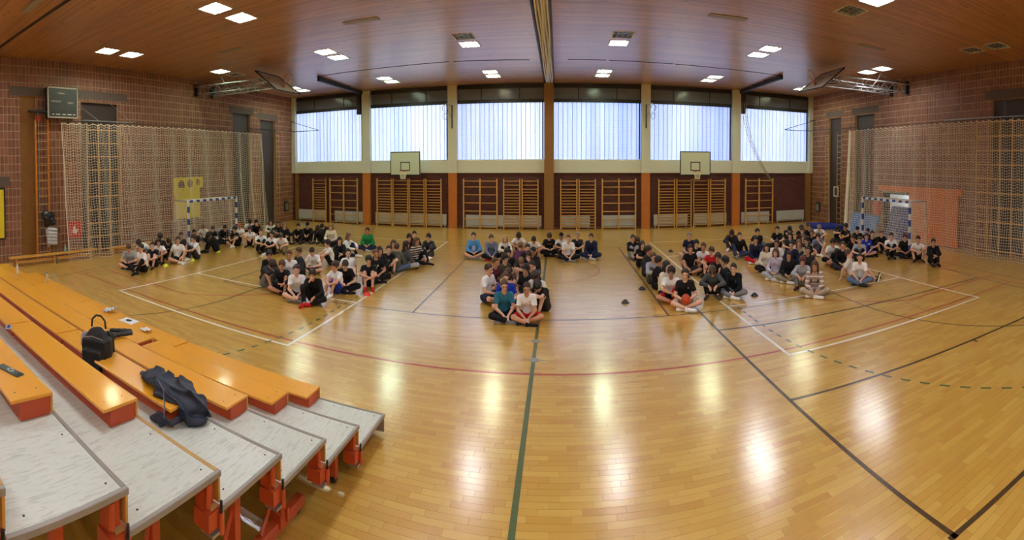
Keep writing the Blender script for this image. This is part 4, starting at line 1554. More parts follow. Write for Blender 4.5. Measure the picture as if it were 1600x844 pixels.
# ================================================================== bleachers
YF = [5.72, 4.90, 4.085, 3.28, 2.475, 1.62, 0.8, 0.0]
XR, XL = -1.88, -13.65
ORD = ['lowest', 'second', 'third', 'fourth', 'fifth', 'sixth', 'topmost']
SEATX = [[-2.9, -5.72, -9.25, -12.8], [-2.9, -5.6, -5.72, -10.3, -13.2], [-2.92, -5.58, -9.9, -13.3], [-2.94, -5.5, -9.9, -13.4], [-2.9, -5.42, -9.9, -13.4], [-2.92, -6.2, -10, -13.5], [-2.95, -6.2, -10, -13.5]]
SCREW_M = plain('dark_screw', srgb(50, 44, 40), 0.5)
for i in range(7):
    n = i + 1
    z = 0.25 * n
    yf, yr = YF[i], YF[i + 1]
    t = thing('bleacher_tier', ((XR + XL) / 2, (yf + yr) / 2, 0), '%s pull out bleacher tier with whitish deck and orange bench boards' % ORD[i], 'bleacher', 'bleacher tiers')
    cuts = [XR - 0.03, -5.45, -9.6, XL + 0.02]
    for a, c in zip(cuts[:-1], cuts[1:]):
        MB().block(c + 0.003, a - 0.003, yr, yf - 0.035, z - 0.03, z, 0.003).build('deck_panel', DECK_M, t)
    b = MB()
    b.block(XR - 0.032, XR, yr, yf, z - 0.036, z + 0.004, 0.004)
    b.build('end_strip', ALU_M, t)
    b = MB()
    b.block(XL, XR - 0.032, yf - 0.035, yf, z - 0.036, z + 0.004, 0.004)
    for q in (0.012, 0.023):
        b.box(XL, XR - 0.032, yf - 0.035 + q - 0.002, yf - 0.035 + q + 0.002, z + 0.0035, z + 0.006)
    b.build('nosing', ALU_M if i in (0, 1, 2, 3, 5) else PALEWOOD_M, t)
    MB().box(XL, XR - 0.01, yf - 0.02, yf - 0.002, z - 0.215, z - 0.036).build('riser_board', PLY_M if i else ALU_M, t)
    b = MB()
    for x in (XR - 0.12, XR - 0.75):
        for y in (yf - 0.1, yr + 0.15):
            b.prism([(x + 0.008 * math.cos(k), y + 0.008 * math.sin(k)) for k in range(6)], 2, z - 0.001, z + 0.0035)
    tag(b.build('screws', SCREW_M, t, fix=False), kind='stuff')
    # bench boards on red boxes
    sx = SEATX[i]
    k = 0
    while k < len(sx) - 1:
        a, c = sx[k] - (0.02 if k else 0), sx[k + 1] + 0.02
        k += 1
        if abs(a - c) < 0.5: continue
        s0, s1 = yf - 0.41, yf - 0.055
        o = MB().block(c, a, s0, s1, z + 0.145, z + 0.17, 0.003).build('bench_board', SEAT_M, t)
        MB().box(c, a, s1, s1 + 0.018, z + 0.02, z + 0.166).build('front_edge', PLY_M, o)
        MB().box(c + 0.02, a - 0.02, s0 + 0.09, s1, z + 0.002, z + 0.145).build('bench_box', RED_M, o)
        b = MB()
        for x in (a - 0.12, c + 0.12):
            for y in (s0 + 0.08, s1 - 0.08):
                b.prism([(x + 0.007 * math.cos(q), y + 0.007 * math.sin(q)) for q in range(6)], 2, z + 0.169, z + 0.1715)
        tag(b.build('screws', SCREW_M, o, fix=False), kind='stuff')
    # steel understructure
    for x in (XR - 0.16, -5.5, -9.6, XL + 0.2):
        MB().box(x - 0.04, x + 0.04, yr + 0.01, yf - 0.03, z - 0.12, z - 0.036).build('joist', RED_M, t)
    if i:
        for x in (XR - 0.1, -5.6, -9.5):
            o = MB().box(x - 0.05, x + 0.05, yf - 0.13, yf - 0.04, max(0.05, z - 0.24), z - 0.04).build('bracket', RED_M, t)
            MB().box(x - 0.05, x + 0.11, yf - 0.15, yf - 0.005, z - 0.355, z - 0.235).build('coupling', RED_M, o)
            MB().box(x + 0.0, x + 0.09, yf - 0.10, yf - 0.03, z - 0.234, z - 0.222).build('lug', PALEWOOD_M, o)
            MB().box(x + 0.0, x + 0.13, yf - 0.13, yf - 0.02, z - 0.39, z - 0.37).build('roller', GREYMETAL_M, o)
            b = MB()
            b.bar((x + 0.075, yf - 0.12, z - 0.2), (x + 0.075, yf - 0.12, z - 0.05), 0.022, 8)
            b.bar((x + 0.125, yf - 0.03, z - 0.4), (x + 0.125, yf - 0.03, z - 0.26), 0.024, 8)
            b.build('sleeve', RED_M, o)
            b = MB()
            b.bar((x + 0.075, yf - 0.12, z - 0.09), (x + 0.075, yf - 0.12, z + 0.0), 0.012, 8)
            b.bar((x + 0.125, yf - 0.03, z - 0.28), (x + 0.125, yf - 0.03, z - 0.18), 0.012, 8)
            b.build('pin', BLACK_M, o)
    if n >= 3:
        xs_leg = (XR - 0.32, -5.6, -9.6) if n % 2 else (XR - 0.22, -5.6, -9.6)
        for x in xs_leg:
            y = yf - 0.42
            o = MB().box(x - 0.045, x + 0.045, y - 0.035, y + 0.035, 0.14, z - 0.05).build('leg', RED_M, t)
            MB().bar((x, yr + 0.08, 0.16), (x, y, z - 0.25), 0.02, 6).build('brace', RED_M, o)
            MB().block(x - 0.05, x + 0.05, yr + 0.02, yf - 0.02, 0.05, 0.15, 0.01).build('foot_beam', RED_M, o)
            b = MB()
            for q in (yr + 0.1, yf - 0.1):
                b.bar((x - 0.03, q, 0.045), (x + 0.03, q, 0.045), 0.045, 12)
            b.build('wheel', BLACK_M, o)
            b = MB()
            for q in (y - 0.06, y + 0.06):
                b.box(x - 0.075, x + 0.075, q - 0.02, q + 0.02, 0.1, 0.22)
            b.build('clamp', RED_M, o)
    else:
        for x in (XR - 0.2, -5.6, -9.6, XL + 0.3):
            y = yf - 0.3
            o = MB().box(x - 0.04, x + 0.04, y - 0.035, y + 0.035, 0.05, z - 0.05).build('leg', RED_M, t)
            MB().bar((x - 0.03, y, 0.045), (x + 0.03, y, 0.045), 0.045, 12).build('wheel', BLACK_M, o)


# ------------------------------------------------------------------ things left on the benches
def cloth_blob(name, mat, loc, parts, label, cat, h=0.012, amp=0.012, freq=34.0, extra=None):
    """a soft heap from blended solids"""
    lo = np.min([np.minimum(p[1], p[2]) - p[3] - 0.06 for p in parts], 0)
    hi = np.max([np.maximum(p[1], p[2]) + p[3] + 0.06 for p in parts], 0)
    F = Field(lo, hi, h)
    for kind, a, c, r, k in parts:
        F.cone(a, c, r, r, k)
    F.ripple(amp, freq)
    F.cut((0, 0, 1), -0.001, True)
    me = F.mesh(name, 0.5)
    t = thing(name, loc, label, cat)
    me.materials.append(mat)
    o = bpy.data.objects.new('fabric', me); C.objects.link(o); o.parent = t
    return t

# ------------------------------------------------------------------ things lying about
V3 = lambda x, y, z: np.array((x, y, z), float)
# black jacket heaped over the open end of the fourth bench
def heaped_jacket():
    o0 = np.array((-3.1, 3.1, 1.0))
    F = Field((-.62, -.36, -.05), (.5, .42, .5), .0105)
    for c, r, k in (((.0, .0, .12), (.27, .17, .13), .02), ((-.27, .0, .235), (.24, .15, .06), .05), ((-.42, .05, .22), (.14, .12, .05), .04), ((.19, .1, .11), (.15, .11, .12), .05),
                    ((.08, -.17, .06), (.15, .11, .06), .04), ((-.02, -.24, .035), (.1, .08, .04), .04), ((.02, .07, .22), (.17, .12, .08), .05), ((.27, .02, .04), (.11, .1, .045), .04),
                    ((-.12, -.1, .15), (.14, .1, .11), .04), ((-.52, .0, .2), (.09, .07, .035), .03)):
        c, r = np.array(c), np.array(r)
        F.group(c - r - .03, c + r + .03, lambda X, Y, Z, c=c, r=r: ell(X, Y, Z, c, r), k)
    X, Y, Z = F.ax[0][:, None, None], F.ax[1][None, :, None], F.ax[2][None, None, :]
    u, v = X * .75 + Y * .66 + Z * .3, -X * .66 + Y * .75 + Z * .5
    F.v = (F.v - .04 * (1 - np.abs(np.sin(12 * u + 1.8 * np.sin(8 * v)))) ** 2 - .026 * (1 - np.abs(np.sin(15 * v + 1.9 * np.sin(7 * u) + 1))) ** 2 + .018).astype(np.float32)
    # stays above the bench board, the decks and the bench in front
    bench = (X < .165) & (Y > -.24) & (Y < .13)
    F.v = np.maximum(F.v, np.where(bench & (X < .16), .172 - Z, -Z)).astype(np.float32)
    me = F.mesh('fabric', .6)
    me.materials.append(plain('jacket_black', srgb(32, 37, 54), 0.48, 0.45, var=0.3, nscale=14))
    t = thing('black_jacket', (-3.1, 3.1, 1.0), 'crumpled black jacket thrown over the open end of the fourth bench', 'jacket')
    o = bpy.data.objects.new('fabric', me); C.objects.link(o); o.parent = t
    b = MB()
    b.tube([(-3.4, 3.02, 1.27), (-3.25, 2.98, 1.29), (-3.12, 2.93, 1.27), (-3.02, 2.86, 1.16), (-2.98, 2.82, 1.1)], 0.007, 5)
    b.build('zip', plain('zip_grey', srgb(92, 98, 112), 0.4, 0.5, 0.4), t)


heaped_jacket()

# backpack standing on the fourth deck
t = thing('backpack', (-4.55, 3.0, 1.0), 'black backpack with a loop handle standing behind the fourth bench', 'backpack')
F = Field((-0.3, -0.2, -0.02), (0.3, 0.25, 0.55), 0.011)
F.group((-0.28, -0.18, 0), (0.28, 0.2, 0.52), lambda X, Y, Z: smin(ell(X, Y, Z, (0, 0, 0.22), (0.2, 0.13, 0.27)), np.maximum(np.maximum(np.abs(X) - 0.15, np.abs(Y) - 0.09), np.abs(Z - 0.17) - 0.165) - 0.02, 0.05), 0.01)
F.group((-0.2, -0.2, 0), (0.2, 0.0, 0.4), lambda X, Y, Z: np.maximum(np.maximum(np.abs(X) - 0.11, np.abs(Y + 0.12) - 0.04), np.abs(Z - 0.14) - 0.1) - 0.02, 0.02)
F.ripple(0.006, 40)
F.cut((0, 0, 1), 0.002, True)
me = F.mesh('bag_body', 0.5)
me.materials.append(plain('bag_black', srgb(24, 24, 27), 0.6, 0.4, var=0.3, nscale=12))
o = bpy.data.objects.new('bag_body', me); C.objects.link(o); o.parent = t; o.rotation_euler = (0, 0, 0.5)
bc = Vector((-4.55, 3.0, 1.0))
rot = Matrix.Rotation(0.5, 3, 'Z')
W = lambda x, y, z: bc + rot @ Vector((x, y, z))
MB().tube([W(-0.1, 0.03, 0.47), W(-0.09, 0.03, 0.56), W(-0.03, 0.03, 0.61), W(0.04, 0.03, 0.61), W(0.1, 0.03, 0.56), W(0.11, 0.03, 0.47)], 0.012, 6).build('handle', BLACK_M, t)
b = MB()
for s in (-1, 1):
    b.tube([W(s * 0.1, 0.1, 0.42), W(s * 0.14, 0.17, 0.3), W(s * 0.16, 0.16, 0.1), W(s * 0.2, 0.12, 0.03)], 0.02, 5)
b.tube([W(0.2, 0.02, 0.1), W(0.3, 0.02, 0.06), W(0.33, -0.06, 0.03), W(0.3, -0.12, 0.02)], 0.014, 5)
b.build('strap', BLACK_M, t)
b = MB()
b.hexa([W(-0.215, -0.06, 0.26), W(-0.2, 0.06, 0.26), W(-0.19, 0.06, 0.4), W(-0.205, -0.05, 0.4), W(-0.225, -0.06, 0.26), W(-0.21, 0.06, 0.26), W(-0.2, 0.06, 0.4), W(-0.215, -0.05, 0.4)])
b.build('badge', plain('badge_white', srgb(226, 214, 214), 0.6), t)
b = MB()
b.hexa([W(-0.226, -0.035, 0.29), W(-0.214, 0.03, 0.29), W(-0.206, 0.03, 0.37), W(-0.22, -0.035, 0.37), W(-0.228, -0.035, 0.29), W(-0.216, 0.03, 0.29), W(-0.208, 0.03, 0.37), W(-0.222, -0.035, 0.37)])
b.build('badge_mark', plain('badge_red', srgb(178, 52, 66), 0.6), t)
MB().tube([W(-0.14, -0.1, 0.38), W(0.0, -0.145, 0.42), W(0.14, -0.1, 0.38)], 0.006, 5).build('zip', GREYMETAL_M, t)

cloth_blob('waist_bag', plain('bag_dark', srgb(40, 36, 38), 0.6, 0.4, var=0.3, nscale=12), (-5.6, 3.86, 0.92),
           [('c', V3(-0.1, -0.05, 0.03), V3(0.12, -0.0, 0.05), 0.045, 0.03), ('c', V3(-0.1, 0.1, 0.05), V3(0.15, 0.3, 0.06), 0.035, 0.03), ('c', V3(0.1, 0.0, 0.05), V3(0.2, 0.28, 0.05), 0.03, 0.03)],
           'small dark bag slumped over the gap in the third bench', 'bag', 0.009, 0.006, 50.0)


def sheet(name, label, loc, w, l, rz, mat, th=0.004, curl=0.0, mark=False, cat='paper'):
    t = thing(name, loc, label, cat, rz=rz)
    n = 8
    vs, fs = [], []
    for lay in (0, 1):
        for i in range(n + 1):
            for j in range(n + 1):
                x, y = w * (i / n - 0.5), l * (j / n - 0.5)
                z = 0.002 + curl * (abs(math.sin(i * 1.1 + j * 0.7)) * 0.8 + (i / n) ** 2) + lay * th
                vs.append((x, y, z))
    id = lambda l_, i, j: l_ * (n + 1) ** 2 + i * (n + 1) + j
    for i in range(n):
        for j in range(n):
            fs.append((id(0, i, j), id(0, i, j + 1), id(0, i + 1, j + 1), id(0, i + 1, j)))
            fs.append((id(1, i, j), id(1, i + 1, j), id(1, i + 1, j + 1), id(1, i, j + 1)))
    for i in range(n):
        for (a, c) in (((i, 0), (i + 1, 0)), ((i + 1, n), (i, n)), ((0, i + 1), (0, i)), ((n, i), (n, i + 1))):
            fs.append((id(0, *a), id(0, *c), id(1, *c), id(1, *a)))
    me = bpy.data.meshes.new('sheet'); me.from_pydata(vs, [], fs); me.materials.append(mat)
    o = bpy.data.objects.new('sheet', me); C.objects.link(o); o.parent = t
    if mark:
        me = MB().prism([(-0.06, -0.03), (0.02, -0.05), (0.07, 0.0), (0.05, 0.04), (0.0, 0.02), (-0.05, 0.03)], 2, 0.003 + th, 0.02 + th).mesh('dark_clip')
        me.materials.append(BLACK_M)
        o = bpy.data.objects.new('dark_clip', me); C.objects.link(o); o.parent = t
    return t


sheet('crumpled_cloth', 'crumpled bluish white cloth on the lowest bench', (-8.15, 5.5, 0.42), 0.26, 0.2, 0.5, plain('cloth_bluewhite', srgb(206, 214, 236), 0.8), 0.012, 0.06, cat='cloth')
sheet('paper_sheet', 'flat white paper sheet with a dark object on the lowest bench', (-7.4, 5.5, 0.42), 0.4, 0.26, 0.15, plain('paper_white', srgb(226, 232, 238), 0.7, var=0.02), 0.003, 0.0, True)
sheet('crumpled_paper', 'creased white paper near the bench gap on the lowest bench', (-6.7, 5.42, 0.42), 0.26, 0.17, -0.3, plain('paper_cream', srgb(230, 228, 226), 0.7, var=0.04), 0.006, 0.03)
t = thing('phone', (-3.42, 1.4, 1.67), 'phone in a dark patterned case at the end of the sixth bench', 'phone', rz=0.35)
me = MB().block(-0.17, 0.13, -0.04, 0.04, 0, 0.012, 0.004).mesh('case'); me.materials.append(plain('phone_case', srgb(60, 74, 66), 0.5, var=0.3, nscale=20))
o = bpy.data.objects.new('case', me); C.objects.link(o); o.parent = t
b = MB().tube([(-0.01 + 0.035 * math.cos(2 * PI * i / 14), 0.022 * math.sin(2 * PI * i / 14), 0.013) for i in range(14)], 0.004, 4, closed=True)
me = b.mesh('ring'); me.materials.append(WHITE_M)
o = bpy.data.objects.new('ring', me); C.objects.link(o); o.parent = t
me = MB().box(0.08, 0.12, -0.03, 0.03, 0.012, 0.015).mesh('camera_bump'); me.materials.append(BLACK_M)
o = bpy.data.objects.new('camera_bump', me); C.objects.link(o); o.parent = t
t = thing('plastic_wrapper', (-5.3, 2.05, 1.42), 'small silvery wrapper at the far end of a fifth bench board', 'wrapper', rz=-0.5)
me = MB().block(-0.07, 0.07, -0.04, 0.04, 0, 0.01, 0.003).mesh('foil'); me.materials.append(plain('foil', srgb(190, 194, 206), 0.3, 0.5, 0.5, var=0.25, nscale=30))
o = bpy.data.objects.new('foil', me); C.objects.link(o); o.parent = t
me = MB().box(-0.05, 0.05, -0.02, 0.02, 0.01, 0.012).mesh('print_patch'); me.materials.append(MATNAVY_M)
o = bpy.data.objects.new('print_patch', me); C.objects.link(o); o.parent = t


def bottle(loc, r, h, mat, capm, label):
    t = thing('bottle', loc, label, 'bottle')
    b = MB()
    prof = [(r * 0.9, 0), (r, 0.01), (r, h * 0.62), (r * 0.9, h * 0.7), (r * 0.4, h * 0.86), (r * 0.38, h * 0.92)]
    n = 14
    vs, fs = [], []
    for q, z in prof:
        vs += [(q * math.cos(2 * PI * i / n), q * math.sin(2 * PI * i / n), z) for i in range(n)]
    for k in range(len(prof) - 1):
        fs += [(k * n + i, k * n + (i + 1) % n, (k + 1) * n + (i + 1) % n, (k + 1) * n + i) for i in range(n)]
    fs += [tuple(range(n - 1, -1, -1)), tuple(range((len(prof) - 1) * n, len(prof) * n))]
    b._add(vs, fs)
    me = b.mesh('bottle_body'); me.materials.append(mat); me.shade_smooth()
    o = bpy.data.objects.new('bottle_body', me); C.objects.link(o); o.parent = t
    me = MB().bar((0, 0, h * 0.91), (0, 0, h), r * 0.45, 12).mesh('cap'); me.materials.append(capm)
    o = bpy.data.objects.new('cap', me); C.objects.link(o); o.parent = t


CLEAR_M = plain('clear_plastic', srgb(205, 200, 190), 0.15, 0.6)
bottle((-11.45, 5.45, 0.42), 0.033, 0.25, CLEAR_M, MATBLUE_M, 'clear water bottle standing on the lowest bench')
bottle((-11.7, 4.62, 0.67), 0.035, 0.25, plain('milky_plastic', srgb(222, 222, 220), 0.3), WHITE_M, 'milky bottle standing at the far end of the second bench')
bottle((-15.95, 8.35, 0.34), 0.04, 0.26, plain('turquoise_plastic', srgb(112, 196, 184), 0.35), WHITE_M, 'turquoise bottle standing on the long low bench')
for xx, yy, cc, lab in ((-15.7, 7.85, plain('dark_green_glass', srgb(70, 92, 84), 0.3), 'dark green bottle on the floor before the long low bench'),):
    bottle((xx, yy, 0.0), 0.04, 0.24, cc, BLACK_M, lab)

# jackets hung on the narrow ladder
def hung(name, mat, parts, label, loc, amp, freq, cat):
    lo = np.min([np.minimum(p[1], p[2]) - p[3] - 0.06 for p in parts], 0)
    hi = np.max([np.maximum(p[1], p[2]) + p[3] + 0.06 for p in parts], 0)
    F = Field(lo, hi, 0.013)
    for kind, a, c, r, k in parts: F.cone(a, c, r, r * 0.9, k)
    F.ripple(amp, freq)
    me = F.mesh(name, 0.5); me.materials.append(mat)
    t = thing(name, loc, label, cat)
    o = bpy.data.objects.new('fabric', me); C.objects.link(o); o.parent = t
    return t


t = hung('black_puffer', plain('puffer_black', srgb(18, 20, 26), 0.25, 0.6, var=0.3, nscale=10),
         [('c', V3(0, -0.14, 0.5), V3(0, 0.18, 0.45), 0.13, 0.05), ('c', V3(0.0, -0.05, 0.35), V3(0, 0.22, 0.2), 0.15, 0.05), ('c', V3(0, -0.1, 0.42), V3(0, -0.05, 0.12), 0.12, 0.05)],
         'shiny black jacket hung uppermost on the narrow ladder', (-HALF + 0.34, 7.8, 1.2), 0.014, 26, 'jacket')
MB().box(-HALF + 0.16, -HALF + 0.3, 7.76, 7.84, 1.72, 1.76).build('hanging_loop', BLACK_M, t)
t = hung('silver_puffer', plain('puffer_silver', srgb(196, 198, 204), 0.35, 0.6, 0.25, var=0.12, nscale=10),
         [('c', V3(0, -0.1, 0.72 - 0.12 * k), V3(0, 0.2, 0.68 - 0.12 * k), 0.095, 0.012) for k in range(5)] + [('c', V3(-0.05, -0.18, 0.7), V3(-0.05, -0.1, 0.1), 0.05, 0.03)],
         'silver quilted jacket hung under the black one on the narrow ladder', (-HALF + 0.36, 7.92, 0.42), 0.004, 30, 'jacket')
MB().box(-HALF + 0.16, -HALF + 0.3, 7.9, 7.94, 1.14, 1.18).build('hanging_loop', BLACK_M, t)


# flat marker cones on the floor
def marker(px, py, mat, label, r=0.11):
    x, y = at_z(px, py)
    t = thing('marker_cone', (x, y, 0), label, 'marker', 'marker cones')
    b = MB()
    n = 20
    prof = [(r, 0.002), (r * 0.98, 0.008), (r * 0.55, 0.06), (r * 0.4, 0.075), (r * 0.36, 0.07)]
    vs, fs = [], []
    for q, z in prof:
        vs += [(q * math.cos(2 * PI * i / n), q * math.sin(2 * PI * i / n), z) for i in range(n)]
    for k in range(len(prof) - 1):
        fs += [(k * n + i, k * n + (i + 1) % n, (k + 1) * n + (i + 1) % n, (k + 1) * n + i) for i in range(n)]
    b._add(vs, fs)
    me = b.mesh('disc'); me.materials.append(mat); me.shade_smooth()
    o = bpy.data.objects.new('disc', me); C.objects.link(o); o.parent = t


CY, CR, CB = plain('cone_yellow', srgb(226, 232, 70), 0.5), plain('cone_red', srgb(224, 56, 34), 0.5), plain('cone_black', srgb(30, 26, 28), 0.5)
marker(259, 416, CY, 'yellow marker cone before the first boys in white')
marker(301, 407, CY, 'yellow marker cone in the middle of the three')
marker(341, 394, CY, 'yellow marker cone by the person in the grey hood')
marker(574, 461, CR, 'red marker cone on the white line by the red shoes')
marker(977, 473.5, CB, 'dark marker cone alone on the bright floor')
marker(1003, 452.5, CB, 'dark marker cone beside the navy line')
marker(1179, 462.5, CB, 'dark marker cone beyond the hoodie with a blue emblem')
marker(1048, 393.5, CB, 'dark marker cone beside the red free throw circle')

# ================================================================== people
# a seated figure in its own frame: x to its left-hand side of the picture, f forwards (f = -y), z up; origin on the floor under the pelvis
def P3(p):
    return np.array((p[0], -p[1], p[2]), float)


def unit(v):
    v = np.array(v, float)
    return v / (np.linalg.norm(v) + 1e-9)


def two_bone(a, c, l1, l2, bend):
    a, c = np.array(a, float), np.array(c, float)
    d = c - a
    L = np.linalg.norm(d)
    if L > (l1 + l2) * 0.995:
        c = a + d / L * (l1 + l2) * 0.995
        d = c - a; L = np.linalg.norm(d)
    q = (l1 * l1 - l2 * l2 + L * L) / (2 * L)
    h = math.sqrt(max(0.0, l1 * l1 - q * q))
    u = d / L
    b = np.array(bend, float)
    b = b - u * (b @ u)
    return a + u * q + unit(b) * h, c


def euler(yaw, pitch, roll=0.0):
    """head turn: yaw about z, pitch forwards (nod), roll sideways; columns are the head's axes"""
    return np.array((Matrix.Rotation(R(yaw), 3, 'Z') @ Matrix.Rotation(R(pitch), 3, 'X') @ Matrix.Rotation(R(roll), 3, 'Y')))


# pose: neck (x, f, z), head centre, head nod, then for each side (+x first) wrist, elbow hint, knee, ankle, toe; hand = finger direction
POSES = {
    'cross': dict(neck=(0, .15, .585), head=(0, .20, .745), nod=6, wr=((.055, .42, .17), (-.055, .42, .17)), el=((.8, -.3, -.2),) * 2,
                  kn=((.37, .33, .17), (-.37, .33, .17)), an=((-.02, .40, .075), (.03, .50, .075)), to=((-.20, .43, .05), (.20, .55, .05)), hd=((-.3, .6, -.7), (.3, .6, -.7))),
    'lap': dict(neck=(0, .08, .60), head=(0, .10, .765), nod=4, wr=((.11, .30, .24), (-.09, .33, .24)), el=((.9, -.6, -.2),) * 2,
                kn=((.37, .33, .17), (-.37, .33, .17)), an=((-.02, .40, .075), (.03, .50, .075)), to=((-.20, .43, .05), (.20, .55, .05)), hd=((-.7, .6, -.3), (.7, .6, -.2))),
    'read': dict(neck=(0, .17, .57), head=(0, .27, .70), nod=38, wr=((.12, .42, .27), (-.12, .42, .27)), el=((.8, -.3, -.4),) * 2,
                 kn=((.37, .33, .17), (-.37, .33, .17)), an=((-.02, .40, .075), (.03, .50, .075)), to=((-.20, .43, .05), (.20, .55, .05)), hd=((-.5, .8, .1), (.5, .8, .1))),
    'hug': dict(neck=(0, .10, .59), head=(0, .14, .755), nod=6, wr=((.03, .47, .32), (-.05, .45, .36)), el=((1., -.1, -.2),) * 2,
                kn=((.125, .29, .43), (-.125, .29, .43)), an=((.11, .46, .075), (-.11, .46, .075)), to=((.13, .65, .035), (-.13, .65, .035)), hd=((-1., .1, -.1), (1., .1, -.1))),
    'sleep': dict(neck=(0, .22, .555), head=(0, .34, .635), nod=52, wr=((-.06, .47, .42), (.06, .45, .45)), el=((1., .2, 0),) * 2,
                  kn=((.13, .30, .42), (-.13, .30, .42)), an=((.11, .47, .075), (-.11, .47, .075)), to=((.13, .66, .035), (-.13, .66, .035)), hd=((-1., .1, -.1), (1., .1, -.1))),
    'apart': dict(neck=(0, .16, .58), head=(0, .22, .74), nod=10, wr=((.10, .52, .38), (-.10, .52, .38)), el=((.9, -.2, -.1),) * 2,
                  kn=((.23, .29, .40), (-.23, .29, .40)), an=((.15, .45, .075), (-.15, .45, .075)), to=((.20, .64, .035), (-.20, .64, .035)), hd=((-.4, .5, -.8), (.4, .5, -.8))),
    'droop': dict(neck=(0, .25, .54), head=(0, .37, .655), nod=48, wr=((.11, .55, .33), (-.11, .55, .33)), el=((.9, -.1, -.1),) * 2,
                  kn=((.24, .29, .40), (-.24, .29, .40)), an=((.15, .45, .075), (-.15, .45, .075)), to=((.20, .64, .035), (-.20, .64, .035)), hd=((-.3, .4, -.9), (.3, .4, -.9))),
    'back': dict(neck=(0, -.17, .575), head=(0, -.16, .74), nod=-4, wr=((.27, -.36, .07), (-.27, -.36, .07)), el=((.6, -.8, .2),) * 2,
                 kn=((.15, .37, .32), (-.16, .40, .20)), an=((.13, .66, .075), (-.14, .80, .07)), to=((.16, .84, .05), (-.19, .86, .23)), hd=((.4, -.9, -.15), (-.4, -.9, -.15))),
    'prop': dict(neck=(.05, .05, .59), head=(.04, .08, .755), nod=4, wr=((.42, -.05, .06), (-.12, .36, .24)), el=((.5, -.8, .2), (.9, -.4, -.2)),
                 kn=((.33, .32, .16), (-.24, .29, .40)), an=((-.05, .40, .075), (-.14, .47, .075)), to=((-.22, .44, .05), (-.19, .66, .035)), hd=((.5, -.3, -.6), (.5, .6, -.5))),
    'chin': dict(neck=(0, .17, .575), head=(0, .24, .72), nod=14, wr=((.05, .37, .56), (-.10, .42, .22)), el=((.8, .2, -.9), (.9, -.4, -.2)),
                 kn=((.27, .31, .36), (-.37, .33, .17)), an=((.17, .47, .075), (.03, .46, .075)), to=((.23, .66, .035), (.19, .52, .05)), hd=((-.3, -.3, .9), (.5, .6, -.5))),
    'kneel': dict(neck=(0, .14, .58), head=(.01, .18, .745), nod=8, wr=((.16, .48, .33), (-.02, .46, .30)), el=((.9, -.2, 0), (.9, -.2, -.2)),
                  kn=((.16, .29, .43), (-.36, .34, .16)), an=((.15, .46, .075), (.05, .42, .075)), to=((.19, .65, .035), (.22, .46, .05)), hd=((-.8, .2, -.4), (.9, .3, .1))),
    'bent': dict(neck=(0, .37, .44), head=(0, .52, .51), nod=50, wr=((.08, .66, .09), (-.08, .64, .09)), el=((.9, -.1, .3),) * 2,
                 kn=((.36, .33, .17), (-.36, .33, .17)), an=((-.02, .40, .075), (.03, .50, .075)), to=((-.20, .43, .05), (.20, .55, .05)), hd=((-.1, .9, -.4), (.1, .9, -.4))),
}


def skeleton(pose):
    q = POSES[pose]
    J = {}
    J['pelvis'] = P3((0, 0, .125))
    J['neck'] = P3(q['neck'])
    up = unit(J['neck'] - J['pelvis'])
    fw = unit(np.cross(up, (1, 0, 0)) * -1)
    if fw[1] > 0: fw = -fw
    mid = (J['pelvis'] + J['neck']) / 2
    J['mid'] = mid - fw * 0.05
    J['chest'] = J['pelvis'] + (J['neck'] - J['pelvis']) * 0.72 - fw * 0.015
    J['head'] = P3(q['head']) - up * .012
    for i, s in enumerate((1, -1)):
        J['sh', s] = J['neck'] + np.array((s * .168, 0, 0)) - up * .062 + fw * 0.0
        J['hip', s] = J['pelvis'] + np.array((s * .085, -.015, -.01))
        e, w = two_bone(J['sh', s], P3(q['wr'][i]), .28, .25, P3((q['el'][i][0] * s, q['el'][i][1], q['el'][i][2])))
        J['el', s], J['wr', s] = e, w
        J['kn', s], J['an', s] = P3(q['kn'][i]), P3(q['an'][i])
        J['kn', s], J['an', s] = two_bone(J['hip', s], J['an', s], .415, .405, J['kn', s] - (J['hip', s] + J['an', s]) / 2)
        if J['kn', s][2] < 0.13: J['kn', s][2] = 0.13
        J['to', s] = P3(q['to'][i])
        J['hd', s] = unit(P3(q['hd'][i]))
    J['up'], J['fw'] = up, fw
    return J


HS = 1.1        # teenagers' heads read large
LO, HI = (-.62, -1.0, -.03), (.62, .55, .95)


def head_dist(x, y, z):
    d = ell(x, y, z, (0, .014, .032), (.076, .096, .084))
    d = smin(d, ell(x, y, z, (0, -.026, -.036), (.058, .066, .078)), .03)
    d = smin(d, ell(x, y, z, (0, -.058, -.092), (.027, .026, .022)), .025)
    d = smin(d, ell(x, y, z, (0, -.08, .02), (.052, .014, .012)), .014)
    nose = Field.cone_d(x, y, z, np.array((0, -.088, .004)), np.array((0, -.110, -.028)), .008, .0135)
    d = smin(d, nose, .010)
    for s in (1, -1):
        d = smax(d, -ell(x, y, z, (s * .032, -.1, -.002), (.019, .017, .012)), .008)
        d = smin(d, ell(x, y, z, (s * .078, .014, -.006), (.010, .018, .031)), .008)
    d = smin(d, ell(x, y, z, (0, -.087, -.058), (.024, .010, .010)), .008)
    return d


